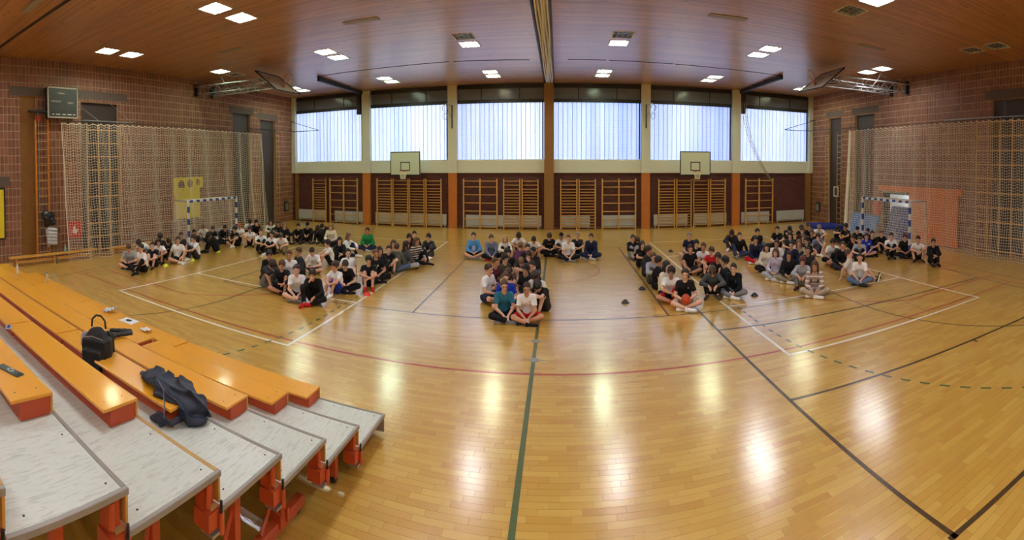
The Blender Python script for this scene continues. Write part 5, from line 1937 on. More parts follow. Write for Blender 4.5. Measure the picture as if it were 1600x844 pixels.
def add_hand(F, w, e, hd, s):
    """palm with four unequal bent fingers and a thumb that leaves the side of the palm"""
    fa = unit(w - e)
    f = unit(hd * 0.8 + fa * 0.5)
    side = np.cross(f, (0, 0, 1.0))
    if np.linalg.norm(side) < 0.3: side = np.cross(f, (0, 1.0, 0))
    side = unit(side)
    n = unit(np.cross(side, f))
    if n[2] > 0: n = -n                          # palm faces down
    thumb_s = side if (side[0] * s < 0) else -side   # thumbs towards the body's middle
    base = w + f * .015
    kn = []
    for i, o in enumerate((-.031, -.0105, .0105, .031)):
        k = w + f * (.085 - abs(o) * .25) - thumb_s * o
        kn.append(k)
        F.cone(base - thumb_s * o * .55, k, .0145, .0125, .012)
    for k, ln, o in zip(kn, (.066, .076, .07, .054), (-.031, -.0105, .0105, .031)):
        a = k + unit(f * .9 + n * .35 - thumb_s * o * 3) * ln * .5
        b = a + unit(f * .55 + n * .85 - thumb_s * o * 2) * ln * .5
        F.cone(k, a, .0105, .0095, .004); F.cone(a, b, .0095, .0082, .004)
    t0 = w + f * .03 + thumb_s * .024
    t1 = t0 + unit(thumb_s * .8 + f * .7 + n * .2) * .034
    t2 = t1 + unit(thumb_s * .2 + f * 1. + n * .35) * .03
    F.cone(t0, t1, .0125, .0112, .008); F.cone(t1, t2, .0112, .0095, .004)


def torso(F, J, g, lower=True):
    """g: how far the garment stands off the body"""
    x = np.array((1, 0, 0))
    for s in (1, -1):
        F.cone(J['pelvis'] + x * s * .075, J['mid'] + x * s * .062, .105 + g * .5, .088 + g, .05)
        F.cone(J['mid'] + x * s * .062, J['chest'] + x * s * .078, .088 + g, .092 + g, .05)
        F.cone(J['chest'] + x * s * .078, J['sh', s] - x * s * .02, .092 + g, .054 + g, .05)
        F.cone(J['sh', s], J['neck'] - J['up'] * .015, .05 + g * .8, .05 + g * .4, .045)


def body_mesh(pose, turn):
    J = skeleton(pose)
    F = Field(LO, HI, .0085)
    torso(F, J, 0.0)
    H = euler(turn, POSES[pose]['nod'])
    F.cone(J['neck'] - J['up'] * .04, J['head'] + H @ np.array((0, .025, -.05)), .056, .05, .03)
    for s in (1, -1):
        F.cone(J['sh', s], J['el', s], .047, .038, .02)
        m = J['el', s] + (J['wr', s] - J['el', s]) * .3
        F.cone(J['el', s], m, .037, .038, .012); F.cone(m, J['wr', s], .038, .026, .012)
        add_hand(F, J['wr', s], J['el', s], J['hd', s], s)
        F.cone(J['hip', s], J['kn', s], .082, .054, .025)
        m = J['kn', s] + (J['an', s] - J['kn', s]) * .33
        back = unit(np.cross(J['an', s] - J['kn', s], (1, 0, 0)))
        F.cone(J['kn', s], m, .053, .052, .02); F.cone(m, J['an', s], .052, .035, .02)
        heel = J['an', s] - unit(J['to', s] - J['an', s]) * .03 - np.array((0, 0, .025))
        F.cone(heel, J['to', s], .034, .028, .015); F.cone(J['an', s], heel, .036, .034, .015)
    hc = J['head']

    def fn(X, Y, Z):
        x, y, z = (X - hc[0]) / HS, (Y - hc[1]) / HS, (Z - hc[2]) / HS
        return HS * head_dist(H[0, 0] * x + H[1, 0] * y + H[2, 0] * z, H[0, 1] * x + H[1, 1] * y + H[2, 1] * z, H[0, 2] * x + H[1, 2] * y + H[2, 2] * z)
    F.group(hc - .175, hc + .175, fn, .02)
    F.cut((0, 0, 1), .003, True)
    me = F.mesh('body', .3)
    return me


def top_mesh(pose, kind):
    J = skeleton(pose)
    F = Field(LO, HI, .0125)
    g = .014 if kind == 'tee' else .022
    torso(F, J, g)
    for s in (1, -1):
        if kind == 'tee':
            end = J['sh', s] + (J['el', s] - J['sh', s]) * .66
            F.cone(J['sh', s], end, .066, .062, .03, flat_b=True)
        else:
            F.cone(J['sh', s], J['el', s], .070, .060, .03)
            end = J['el', s] + (J['wr', s] - J['el', s]) * .96
            F.cone(J['el', s], end, .060, .045, .02, flat_b=True)
    if kind == 'hoodie':
        b = J['neck'] - J['fw'] * .055 - J['up'] * .01
        for s in (1, -1):
            F.cone(b - J['up'] * .03, J['neck'] + np.array((s * .07, 0, 0)) + J['fw'] * .03 - J['up'] * .005, .058, .034, .03)
    F.ripple(.0045, 46)
    # scoop the neckline and end the hem under the hips
    nk = J['neck'] + J['up'] * .055 + J['fw'] * .045
    F.group(nk - .1, nk + .1, lambda X, Y, Z: ell(X, Y, Z, nk, (.072, .066, .07)), 0.0, sub=True)
    F.cut((0, 0, 1), .012, True)
    n = J['up']
    F.cut(n, float(n @ J['pelvis']) - .055, True)
    me = F.mesh(kind, .45)
    return me


def bottom_mesh(pose, kind):
    J = skeleton(pose)
    F = Field(LO, HI, .0125)
    x = np.array((1, 0, 0))
    F.cone(J['hip', 1], J['hip', -1], .116, .116, .03)
    F.cone(J['pelvis'] + x * .05, J['pelvis'] - x * .05, .122, .122, .03)
    n = J['up']
    F.cut(n, float(n @ J['pelvis']) + .07, False)
    for s in (1, -1):
        if kind == 'shorts':
            end = J['hip', s] + (J['kn', s] - J['hip', s]) * .80
            F.cone(J['hip', s], end, .108, .088, .03, flat_b=True)
        else:
            F.cone(J['hip', s], J['kn', s], .103, .072, .03)
            end = J['kn', s] + (J['an', s] - J['kn', s]) * .93
            F.cone(J['kn', s], end, .071, .058, .025, flat_b=True)
    F.ripple(.004, 42)
    F.cut((0, 0, 1), .004, True)
    return F.mesh(kind, .45)


def shoe_mesh():
    """toe towards -y, ankle joint at the origin"""
    F = Field((-.08, -.29, -.11), (.08, .12, .09), .008)
    F.cone((0, .035, -.025), (0, -.20, -.036), .047, .042, .02)
    F.cone((0, .025, -.03), (0, .0, .025), .048, .05, .02, flat_b=True)
    F.cut((0, 0, 1), -.073, True)
    me = F.mesh('shoe', .5)
    for k in (0, 1): me.materials.append(None)
    for p in me.polygons:
        p.material_index = 1 if p.center.z < -.055 else 0
    return me


def hair_mesh(kind):
    F = Field((-.17, -.24, -.42), (.17, .22, .18), .0085)
    lo, hi = (-.16, -.23, -.41), (.16, .21, .17)

    def shell(X, Y, Z, r, line, nape, wob, fr):
        d = ell(X, Y, Z, (0, .018, .038), r)
        d = d + wob * np.sin(fr * X + 2) * np.sin(fr * Y) * np.sin(fr * Z + 1)
        face = (line + .008 * np.sin(75 * X + 40 * Y) - .95 * (Y + .09) - Z) / 1.38
        return np.maximum(np.maximum(d, face), nape - Z)

    def fn(X, Y, Z):
        if kind == 'short':
            d = shell(X, Y, Z, (.086, .107, .096), .074, -.06, .006, 75)
        elif kind == 'buzz':
            d = shell(X, Y, Z, (.0785, .099, .0865), .078, -.045, .001, 60)
        elif kind == 'mop':
            d = shell(X, Y, Z, (.098, .119, .106), .046, -.055, .009, 65)
        elif kind == 'curly':
            d = shell(X, Y, Z, (.102, .118, .108), .045, -.05, .014, 85)
        elif kind == 'cap':
            d = np.maximum(ell(X, Y, Z, (0, .014, .035), (.086, .106, .092)), .028 - Z)
            d = np.minimum(d, ell(X, Y, Z, (0, -.125, .04), (.066, .062, .010)))
        elif kind == 'hood':
            d = ell(X, Y, Z, (0, .03, .015), (.112, .122, .128))
            d = smin(d, ell(X, Y, Z, (0, .035, -.12), (.12, .1, .06)), .04)
            d = smax(d, -ell(X, Y, Z, (0, -.13, -.03), (.074, .115, .108)), .01)
        else:
            d = shell(X, Y, Z, (.09, .108, .095), .06, -.07, .004, 60)
            if kind == 'long':
                for s in (1, -1):
                    d = smin(d, Field.cone_d(X, Y, Z, np.array((s * .078, .01, .02)), np.array((s * .088, -.02, -.33)), .03, .026), .03)
                d = smin(d, ell(X, Y, Z, (0, .085, -.13), (.085, .042, .21)), .03)
            elif kind == 'pony':
                d = smin(d, Field.cone_d(X, Y, Z, np.array((0, .11, .06)), np.array((0, .15, -.2)), .034, .016), .02)
            elif kind == 'bun':
                d = smin(d, ell(X, Y, Z, (0, .1, .1), (.045, .045, .042)), .01)
        return d
    F.group(lo, hi, fn, 0.0)
    me = F.mesh('hair', .5)
    me.materials.append(None)
    return me


def eye_mesh():
    me = bpy.data.meshes.new('eye')
    bm = bmesh.new()
    bmesh.ops.create_uvsphere(bm, u_segments=10, v_segments=8, radius=.0115)
    bm.to_mesh(me); bm.free()
    me.materials.append(WHITE_M); me.materials.append(plain('iris_dark', srgb(36, 24, 18), 0.2))
    for p in me.polygons:
        c = p.center
        if c.y < -.0058 and math.hypot(c.x, c.z) < .0095: p.material_index = 1
    me.shade_smooth()
    return me


def brow_mesh():
    me = bpy.data.meshes.new('eyebrow')
    bm = bmesh.new()
    bmesh.ops.create_uvsphere(bm, u_segments=8, v_segments=6, radius=1, matrix=Matrix.Diagonal((.019, .008, .0062, 1)))
    bm.to_mesh(me); bm.free()
    me.materials.append(None)
    me.shade_smooth()
    return me


def lip_mesh():
    me = bpy.data.meshes.new('lips')
    bm = bmesh.new()
    bmesh.ops.create_uvsphere(bm, u_segments=10, v_segments=6, radius=1, matrix=Matrix.Translation((0, -.0925, -.0575)) @ Matrix.Diagonal((.020, .0065, .0062, 1)))
    bm.to_mesh(me); bm.free()
    me.materials.append(plain('lip_rose', srgb(172, 98, 88), 0.5))
    me.shade_smooth()
    return me


EYE, BROW, LIPS, SHOE = eye_mesh(), brow_mesh(), lip_mesh(), shoe_mesh()
CACHE = {}


def cached(key, fn):
    if key not in CACHE:
        CACHE[key] = fn()
        if not len(CACHE[key].materials): CACHE[key].materials.append(None)
    return CACHE[key]


def part(name, me, parent, mats, matrix=None):
    o = bpy.data.objects.new(name, me)
    C.objects.link(o)
    o.parent = parent
    if matrix is not None: o.matrix_basis = matrix
    for i, m in enumerate(mats):
        if m is not None and i < len(o.material_slots):
            o.material_slots[i].link = 'OBJECT'
            o.material_slots[i].material = m
    return o


def cloth(name, c, rough=0.88):
    return plain('cloth_' + name, srgb(*c), rough, 0.25, var=0.1, nscale=9)


FAB = {k: cloth(k, v) for k, v in dict(white=(242, 242, 246), offwhite=(224, 220, 212), cream=(226, 218, 200), black=(26, 25, 28), charcoal=(50, 49, 54),
       navy=(32, 38, 66), grey=(122, 122, 126), lightgrey=(172, 174, 180), darkgrey=(78, 80, 84), royal=(34, 58, 176), teal=(44, 112, 140), green=(34, 128, 70),
       sky=(84, 156, 222), bluegrey=(116, 126, 158), maroon=(86, 36, 52), purple=(104, 62, 96), red=(190, 30, 40), olive=(70, 66, 54), beige=(176, 160, 138),
       khaki=(142, 132, 104), denim=(92, 112, 146), darkdenim=(48, 58, 84), lilac=(198, 190, 214), wine=(74, 30, 36), greygreen=(92, 94, 84), brown=(74, 54, 46), orange=(214, 100, 40)).items()}
FAB['white_logo'] = print_material('cloth_white_logo', srgb(242, 242, 246), srgb(40, 42, 60), [(.055, .085, .44, .465)])
FAB['black_logo'] = print_material('cloth_black_logo', srgb(24, 23, 26), srgb(226, 226, 226), [(.06, .1, .45, .462)])
FAB['black_print'] = print_material('cloth_black_print', srgb(26, 25, 28), srgb(196, 208, 176), [(-.07, -.02, .36, .46), (0, .03, .33, .40), (.02, .08, .40, .46), (-.03, .05, .28, .31)])
FAB['black_text'] = print_material('cloth_black_text', srgb(26, 25, 30), srgb(206, 206, 220), [(-.05, -.03, .36, .42), (-.05, -.01, .40, .42), (.0, .02, .36, .42), (.03, .07, .36, .40), (-.04, .06, .315, .325)])
FAB['black_yellow'] = print_material('cloth_black_yellow', srgb(24, 24, 28), srgb(190, 160, 60), [(-.09, -.05, .40, .425), (-.04, 0, .40, .425), (.01, .04, .40, .425), (.05, .09, .40, .425)])
FAB['black_bottle'] = print_material('cloth_black_bottle', srgb(24, 23, 26), srgb(190, 200, 210), [(-.03, .02, .30, .40), (-.015, .005, .40, .44)])
FAB['black_emblem'] = print_material('cloth_black_emblem', srgb(22, 22, 26), srgb(60, 130, 190), [(.05, .09, .36, .385), (.045, .095, .385, .405), (.06, .08, .405, .43)])
FAB['blue_sport'] = print_material('cloth_blue_sport', srgb(34, 58, 176), srgb(226, 226, 236), [(.05, .08, .44, .48), (-.02, .03, .36, .375), (0, .02, .375, .41), (.1, .14, .44, .50)])
FAB['white_text'] = print_material('cloth_white_text', srgb(240, 240, 246), srgb(96, 60, 120), [(-.06, -.03, .36, .38), (-.02, .02, .36, .38), (.03, .06, .36, .38)])
FAB['sky_print'] = print_material('cloth_sky_print', srgb(84, 156, 222), srgb(206, 214, 224), [(-.07, .07, .28, .42), (-.03, .03, .24, .44)])
FAB['stripe'] = stripe_material('cloth_stripe', srgb(210, 202, 194), srgb(64, 54, 52), .075, .5)
FAB['cream_stripe'] = stripe_material('cloth_cream_stripe', srgb(226, 216, 206), srgb(168, 146, 140), .1, .68)
SKIN = [plain('skin_%s' % 'abc'[i], srgb(*c), 0.5, 0.4, var=0.06, nscale=14) for i, c in enumerate(((214, 164, 136), (196, 144, 114), (224, 178, 152)))]
HAIRC = {k: plain('hair_' + k, srgb(*c), 0.55, 0.4, var=0.3, nscale=26) for k, c in dict(black=(34, 27, 24), dark=(54, 38, 30), brown=(84, 58, 40), light=(124, 92, 62), blonde=(186, 156, 104), red=(96, 50, 40), grey=(142, 132, 122)).items()}
NPEOPLE = [0]


def person(px, py, yaw, pose, top, bottom, shoe, hair, label, turn=0, scale=1.0, group=None, push=0.0):
    """px, py: the head's centre in the photograph; yaw: facing, 0 towards the camera, 90 towards the doorway wall"""
    mirror = pose.startswith('-')
    pose = pose.lstrip('-')
    J = skeleton(pose)
    i = NPEOPLE[0]; NPEOPLE[0] += 1
    scale *= (1.0, .97, 1.03, .985, 1.015)[i % 5]
    hx, hy = at_z(px, py, J['head'][2] * scale)
    k = 1 + push / math.hypot(hx - CAMX, hy)
    hx, hy = CAMX + (hx - CAMX) * k, hy * k
    a = R(yaw) + math.atan2(CAMX - hx, hy)
    off = Vector((J['head'][0] * (-1 if mirror else 1), J['head'][1])) * scale
    ox, oy = off.x * math.cos(a) - off.y * math.sin(a), off.x * math.sin(a) + off.y * math.cos(a)
    root = thing('person', (hx - ox, hy - oy, 0.0), label, 'person', group or 'pupils and teachers sitting on the floor', rz=a)
    root.scale = (-scale if mirror else scale, scale, scale)
    skin = SKIN[(i * 7 + i // 3) % 3]
    part('body', cached(('body', pose, turn), lambda: body_mesh(pose, turn)), root, [skin])
    tk, tc = top.split(':')
    part({'tee': 't_shirt', 'long': 'sweater', 'hoodie': 'hoodie'}[tk], cached(('top', pose, tk), lambda: top_mesh(pose, tk)), root, [FAB[tc]])
    bk, bc = bottom.split(':')
    part({'shorts': 'shorts', 'pants': 'trousers'}[bk], cached(('bottom', pose, bk), lambda: bottom_mesh(pose, bk)), root, [FAB[bc]])
    H = Matrix(euler(turn, POSES[pose]['nod']).tolist()).to_4x4()
    HM = Matrix.Translation(J['head']) @ H @ Matrix.Scale(HS, 4)
    hk, hc = hair.split(':')
    hm = FAB[hc] if hk in ('cap', 'hood') else HAIRC[hc]
    part({'cap': 'cap', 'hood': 'hood'}.get(hk, 'hair'), cached(('hair', hk), lambda: hair_mesh(hk)), root, [hm], HM)
    for s in (1, -1):
        part('eye', EYE, root, [], HM @ Matrix.Translation((s * .031, -.0792, -.002)))
        if hk != 'hood':
            part('eyebrow', BROW, root, [HAIRC['dark'] if hk == 'cap' else hm], HM @ Matrix.Translation((s * .033, -.088, .021)))
    part('lips', LIPS, root, [], HM)
    s1, s2 = (shoe.split(':') + ['white'])[:2]
    for s in (1, -1):
        d = J['to', s] - J['an', s]
        d[2] += .03
        d = unit(d)
        y = -d
        z = unit(np.array((0, 0, 1.0)) - y * y[2])
        x = np.cross(y, z)
        M = Matrix(((x[0], y[0], z[0], J['an', s][0]), (x[1], y[1], z[1], J['an', s][1]), (x[2], y[2], z[2], J['an', s][2]), (0, 0, 0, 1)))
        part('shoe', SHOE, root, [FAB[s1], FAB[s2]], M)
    return root

# (head x, head y in the photograph, facing, pose, top, bottom, shoes, hair, label, head turn)
CROWD = [
    # ---- before the handball goal with the yellow board
    (201, 388, -15, 'read', 'tee:lightgrey', 'shorts:black', 'black:white', 'short:brown', 'person in grey tee bent over his hands, beside the long low bench', 0),
    (217, 380, -60, 'bent', 'tee:white', 'shorts:black', 'black:white', 'mop:dark', 'person in white tee bowed sideways, back arched, behind the grey tee near the low bench', 0),
    (220, 388, -50, '-prop', 'tee:white', 'pants:black', 'black:white', 'short:black', 'person in white tee and black trousers leaning on a hand beside the grey tee', 0),
    (248, 378.5, -10, 'kneel', 'tee:white', 'shorts:charcoal', 'black:white', 'mop:black', 'person in long white tee above the first yellow cone', 0),
    (250.5, 371.5, 165, 'lap', 'hoodie:black', 'pants:black', 'black:white', 'mop:black', 'person in black with a high dark mop behind the long white tee', 0),
    (263, 377, 30, 'sleep', 'hoodie:black', 'pants:black', 'black:white', 'short:black', 'person in black with bowed head between two white tees near the first yellow cone', 0),
    (238.5, 384, -20, 'hug', 'tee:black', 'shorts:black', 'black:white', 'short:dark', 'person in black tee half hidden behind the long white tee', 0),
    (278, 376, -5, '-prop', 'tee:white_logo', 'shorts:black', 'white:white', 'short:dark', 'person in white tee with small chest mark, leaning on a hand, near the goal post', 0),
    (283, 368.5, 10, 'hug', 'tee:olive', 'pants:charcoal', 'black:white', 'short:dark', 'person in dull olive tee behind the marked white tee by the goal', 0),
    (302.5, 372.5, -60, 'hug', 'tee:white_text', 'pants:charcoal', 'white:white', 'mop:dark', 'person in printed white tee reaching forward at the nearer goal post', 0),
    (303.5, 364, 20, 'hug', 'tee:black', 'pants:black', 'black:white', 'short:black', 'person in black half hidden behind the printed white tee at the goal post', 0),
    (317.5, 356.5, -10, 'droop', 'tee:white', 'pants:navy', 'black:white', 'short:brown', 'person in white tee looking down in the mouth of the board side goal', 0),
    (326.5, 368.5, -70, 'sleep', 'hoodie:black', 'pants:black', 'black:black', 'mop:black', 'person in black slumped over knees beside the grey hood', 0),
    (332.5, 357.5, 30, 'read', 'tee:black', 'pants:black', 'black:white', 'short:brown', 'person in black tee bowed behind the grey hood', 0),
    (341.5, 362, 75, 'bent', 'hoodie:lightgrey', 'pants:wine', 'black:white', 'hood:lightgrey', 'person in light grey hood and wine trousers bending to the floor', 0),
    (351.5, 356.5, 5, 'read', 'long:black', 'pants:black', 'black:white', 'short:dark', 'person in black long sleeves looking down, just past the grey hood', 0),
    (366.5, 358.5, -45, 'kneel', 'tee:black', 'shorts:black', 'white:white', 'mop:black', 'person in black tee seen from the side before the second goal post', 0),
    (367.5, 350, 0, 'hug', 'tee:lightgrey', 'pants:black', 'black:white', 'mop:black', 'person with dark mop at the foot of the second goal post', 0),
    (374, 353, 10, 'hug', 'tee:white', 'shorts:charcoal', 'white:white', 'cap:orange', 'person in white tee and orange cap at the second goal post', 0),
    (390.5, 347.5, 10, 'droop', 'tee:white', 'pants:charcoal', 'black:white', 'mop:dark', 'person in white tee hunched behind others beside the black hoodie by the net edge', 0),
    (400.5, 348, 20, 'chin', 'hoodie:black', 'pants:black', 'black:white', 'mop:black', 'person in black hoodie with hand at face beside the net edge', 0),
    (390.5, 358.5, -5, 'apart', 'tee:white', 'shorts:black', 'black:white', 'mop:black', 'person in white tee and black shorts, knees raised, front row past the goal', 0),
    (407.5, 363, 10, 'hug', 'tee:white', 'pants:black', 'black:white', 'short:brown', 'person in white tee hugging black clad knees, front row past the goal', 0),
    (424.5, 366.5, -35, 'hug', 'tee:white', 'pants:black', 'white:white', 'short:dark', 'person in white tee in profile beside the khaki trousers', 0),
    (438.5, 370, -15, 'droop', 'tee:white', 'pants:khaki', 'black:white', 'short:dark', 'person in white tee and khaki trousers with bowed head', 0),
    (423, 347.5, 0, 'hug', 'long:offwhite', 'pants:charcoal', 'black:white', 'long:dark', 'person with long dark hair and pale jacket by the dark recess', 0),
    (435, 349.5, -10, 'hug', 'tee:black', 'pants:darkgrey', 'black:white', 'long:brown', 'person with brown hair and black top second from the dark recess', 0),
    (444.5, 352.5, 20, 'hug', 'long:black', 'pants:black', 'black:white', 'long:light', 'person with fair hair and black top third from the dark recess', 0),
    (466, 353.5, -15, 'apart', 'hoodie:black', 'pants:charcoal', 'black:white', 'short:black', 'person in black jacket, arms out on knees, first of two before the corner radiator', 0),
    (480.5, 353, -10, 'apart', 'hoodie:black', 'pants:black', 'black:white', 'cap:black', 'person in black jacket and black cap before the corner radiator', 0),
    (496.5, 357, -30, 'sleep', 'hoodie:black', 'pants:black', 'black:black', 'mop:dark', 'person in black curled over beside the cream jacket', 0),
    (503.5, 354.5, -50, 'bent', 'hoodie:black', 'pants:black', 'red:white', 'mop:black', 'person in big black coat bowed low beside the cream jacket', 0),
    (517, 354.5, -15, 'lap', 'long:cream', 'pants:black', 'black:white', 'long:light', 'person in open cream jacket with fair hair beside the black coats', 0),
    (530.5, 376.5, 10, 'hug', 'hoodie:black', 'pants:black', 'black:white', 'long:black', 'person in black padded coat with dark hair beside the long fair hair', 0),
    (545, 369.5, 60, 'kneel', 'long:white', 'pants:navy', 'white:white', 'long:light', 'person with long fair hair and navy trousers sitting beside the green jacket', 0),
    (574, 361, -10, 'lap', 'hoodie:green', 'pants:navy', 'lightgrey:white', 'short:dark', 'person in bright green jacket sitting apart', 0),
    # ---- group on the banner side of the middle
    (511.5, 380.5, -80, 'hug', 'tee:white', 'shorts:black', 'white:white', 'mop:black', 'person in white tee and black shorts facing the banner wall, arms on knees', 0),
    (466, 394, -65, 'lap', 'hoodie:charcoal', 'pants:black', 'black:white', 'short:brown', 'person in dark padded jacket turned away, between two white tees', 0),
    (487.5, 393.5, -30, 'read', 'tee:white', 'shorts:charcoal', 'white:white', 'short:dark', 'person in white tee reading something in the lap', 0),
    (452, 399, -5, 'lap', 'tee:white_text', 'pants:charcoal', 'black:white', 'short:red', 'person in printed white tee with reddish hair', 0),
    (544, 396, 5, 'back', 'tee:white', 'shorts:charcoal', 'black:white', 'short:black', 'person in white tee leaning back on both hands, chin up', 0),
    (523, 415, -40, 'hug', 'tee:white', 'shorts:royal', 'white:white', 'mop:dark', 'person in white and black tee with royal blue shorts, knees up', 0),
    (539.5, 416, 5, 'read', 'tee:black', 'pants:black', 'black:white', 'short:dark', 'person in black tee looking down beside the royal blue shorts', 0),
    (576, 407, 0, 'hug', 'tee:black', 'shorts:navy', 'red:red', 'mop:black', 'person in black tee hugging bare knees, in bright red shoes', 0),
    (587.5, 397, 10, 'lap', 'tee:black_print', 'pants:black', 'black:white', 'short:red', 'person in black tee with pale print, behind the red shoes', 0),
    (593.5, 390.5, 20, 'hug', 'long:black', 'pants:black', 'black:white', 'long:dark', 'person with long dark hair behind the printed black tee', 0),
    (420.5, 400, 15, 'lap', 'hoodie:black', 'pants:charcoal', 'black:white', 'mop:black', 'person in black hoodie sitting highest at the banner side of the group', 0),
    (424.5, 412.5, 35, 'sleep', 'hoodie:charcoal', 'shorts:grey', 'black:black', 'mop:dark', 'person in dark hoodie and grey shorts bowed over knees', 0),
    (440.5, 414.5, -15, 'kneel', 'hoodie:black', 'shorts:black', 'black:black', 'mop:brown', 'person in black zip jacket and black shorts, knee raised, beside the grey sleeves', 0),
    (463.5, 423.5, -5, 'cross', 'tee:white', 'shorts:black', 'grey:lightgrey', 'short:dark', 'person in white tee with crossed bare legs and grey shoes, banner side group', 0),
    (488, 427.5, -15, '-chin', 'hoodie:black', 'pants:black', 'red:red', 'mop:dark', 'person in large black hoodie, hand on cheek, front of the banner side group', 0),
    (607, 391.5, 10, 'apart', 'tee:black_text', 'shorts:charcoal', 'grey:grey', 'buzz:dark', 'person in black tee with small white letters and grey socks', 0),
    (615, 382.5, 0, 'hug', 'long:beige', 'pants:denim', 'white:white', 'long:brown', 'person with brown hair in a pale top behind the lettered tee', 0),
    (620.5, 388.5, 150, 'lap', 'hoodie:greygreen', 'pants:denim', 'black:white', 'short:brown', 'person in grey green hoodie and jeans seen from behind', 0),
    (635, 384, 120, 'lap', 'hoodie:darkgrey', 'pants:lightgrey', 'black:white', 'long:dark', 'person in dark grey hoodie and pale trousers turned away', 0),
    (639.5, 371.5, 20, 'hug', 'hoodie:black', 'pants:black', 'black:white', 'mop:black', 'person in black with dark mop behind the striped sweater', 0),
    (647.5, 366.5, 10, 'hug', 'hoodie:black', 'pants:black', 'black:white', 'short:dark', 'person in black jacket high behind the striped sweater', 0),
    (650.5, 377.5, 50, '-prop', 'long:stripe', 'pants:black', 'black:white', 'long:brown', 'person in black and cream striped sweater with long brown hair', 0),
    (669.5, 371, -20, 'kneel', 'hoodie:charcoal', 'pants:darkgrey', 'white:white', 'mop:black', 'person in black hoodie and dark grey jeans at the back end of the striped row', 0),
    # ---- teachers' row and the middle group
    (740, 369, 0, 'lap', 'long:sky_print', 'shorts:black', 'grey:lightgrey', 'short:dark', 'person in sky blue printed sweatshirt at the end of the back row', 0),
    (767.5, 373, 5, 'cross', 'long:bluegrey', 'pants:black', 'red:red', 'bun:brown', 'person in blue grey sweater with hair tied up, second in the back row', 0),
    (789.5, 373, 5, 'hug', 'long:offwhite', 'pants:black', 'white:white', 'long:blonde', 'person with long blonde hair bowed over knees, third in the back row', 0),
    (810.5, 369.5, 5, 'droop', 'tee:white', 'shorts:black', 'black:white', 'mop:black', 'person in white tee with black mop beside the blonde hair', 0),
    (813, 386.5, 180, 'lap', 'long:purple', 'pants:charcoal', 'black:white', 'short:light', 'person in purple shirt turned away from the camera', 0),
    (834, 375.5, 0, 'droop', 'tee:white', 'shorts:charcoal', 'white:white', 'short:black', 'person in white tee with arms on knees and head hung', 0),
    (858.5, 370, 5, 'read', 'tee:black_yellow', 'pants:black', 'black:black', 'mop:dark', 'person in black tee with yellow lettering, head bowed', 0),
    (877, 369, 0, 'hug', 'tee:offwhite', 'pants:charcoal', 'black:white', 'cap:black', 'person in white tee and dark cap behind the bearded man', 0),
    (888, 373, 5, 'cross', 'tee:white', 'pants:black', 'grey:white', 'buzz:red', 'person in white tee with reddish beard and cropped hair', 0),
    (902, 368.5, 0, 'hug', 'tee:charcoal', 'pants:black', 'white:white', 'short:grey', 'person in dark top with folded arms and greying hair', 0),
    (923.5, 371, -10, 'cross', 'hoodie:navy', 'pants:navy', 'lightgrey:white', 'short:dark', 'person in navy jacket over grey at the far end of the back row', 0),
    (788, 448, 10, 'cross', 'tee:teal', 'pants:black', 'grey:white', 'short:brown', 'person in teal tee and black trousers at the front of the middle group', 0),
    (823, 448, 0, 'cross', 'tee:white_logo', 'shorts:red', 'black:white', 'short:dark', 'person in white tee and red shorts at the front of the middle group', 0),
    (764, 418.5, 55, 'lap', 'tee:white', 'shorts:navy', 'white:white', 'short:dark', 'person in white tee and navy shorts turned sideways behind the teal tee', 0),
    (773.5, 413.5, 50, 'lap', 'tee:maroon', 'shorts:charcoal', 'black:white', 'short:brown', 'person in maroon tee beside the sideways white tee', 0),
    (789, 406, 40, 'lap', 'tee:olive', 'shorts:charcoal', 'black:white', 'mop:black', 'person in dark olive tee with black fringe in the middle group', 0),
    (793.5, 426, 0, 'sleep', 'tee:brown', 'shorts:charcoal', 'black:white', 'short:brown', 'person with hidden face between the olive tee and the royal blue tee', 0),
    (790, 436, 5, 'lap', 'tee:royal', 'shorts:navy', 'black:white', 'short:brown', 'person in royal blue tee directly behind the teal tee', 0),
    (793, 397.5, 20, 'lap', 'tee:black', 'pants:black', 'black:white', 'mop:black', 'person in black with black fringe at the back of the middle group', 0),
    (814, 407.5, 0, 'sleep', 'tee:charcoal', 'shorts:navy', 'black:white', 'short:light', 'person with light brown hair bowed in the heart of the middle group', 0),
    (825.5, 401, -10, 'chin', 'tee:black', 'pants:black', 'black:white', 'mop:dark', 'person in black with hand on chin before the purple shirt', 0),
    (821.5, 422.5, -35, 'lap', 'tee:black', 'shorts:charcoal', 'black:white', 'mop:black', 'person in black facing the banner wall behind the red shorts', 0),
    (830.5, 419, -10, 'lap', 'hoodie:black', 'pants:black', 'black:white', 'short:dark', 'person in black with a lean face behind the white and black shirt', 0),
    (836, 429.5, -25, 'read', 'tee:offwhite', 'shorts:black', 'black:white', 'mop:dark', 'person in white shirt looking down, behind the covered face', 0),
    (840, 447.5, -30, 'sleep', 'tee:black', 'shorts:charcoal', 'black:white', 'mop:black', 'person in black tee with covered face beside the red shorts', 0),
    (832.5, 394, -40, 'kneel', 'hoodie:black', 'pants:denim', 'black:black', 'short:black', 'person in black jacket and grey blue jeans with black shoes on the green line', 0),
    (824.5, 389.5, 10, 'hug', 'tee:black', 'pants:black', 'black:white', 'short:black', 'person in black just before the hung head in white', 0),
    # ---- group on the doorway side of the middle
    (989, 372, 20, 'hug', 'hoodie:black', 'pants:lightgrey', 'brown:white', 'short:dark', 'person in black jacket and pale trousers at the far end of the navy line row', 0),
    (995.5, 376, 10, 'sleep', 'hoodie:black', 'pants:black', 'black:white', 'long:brown', 'person with brown hair hanging forward, second along the navy line row', 0),
    (1003.5, 382.5, 20, 'hug', 'tee:black', 'pants:black', 'white:white', 'long:dark', 'person in black with white shoes and clasped pale arms by the navy line', 0),
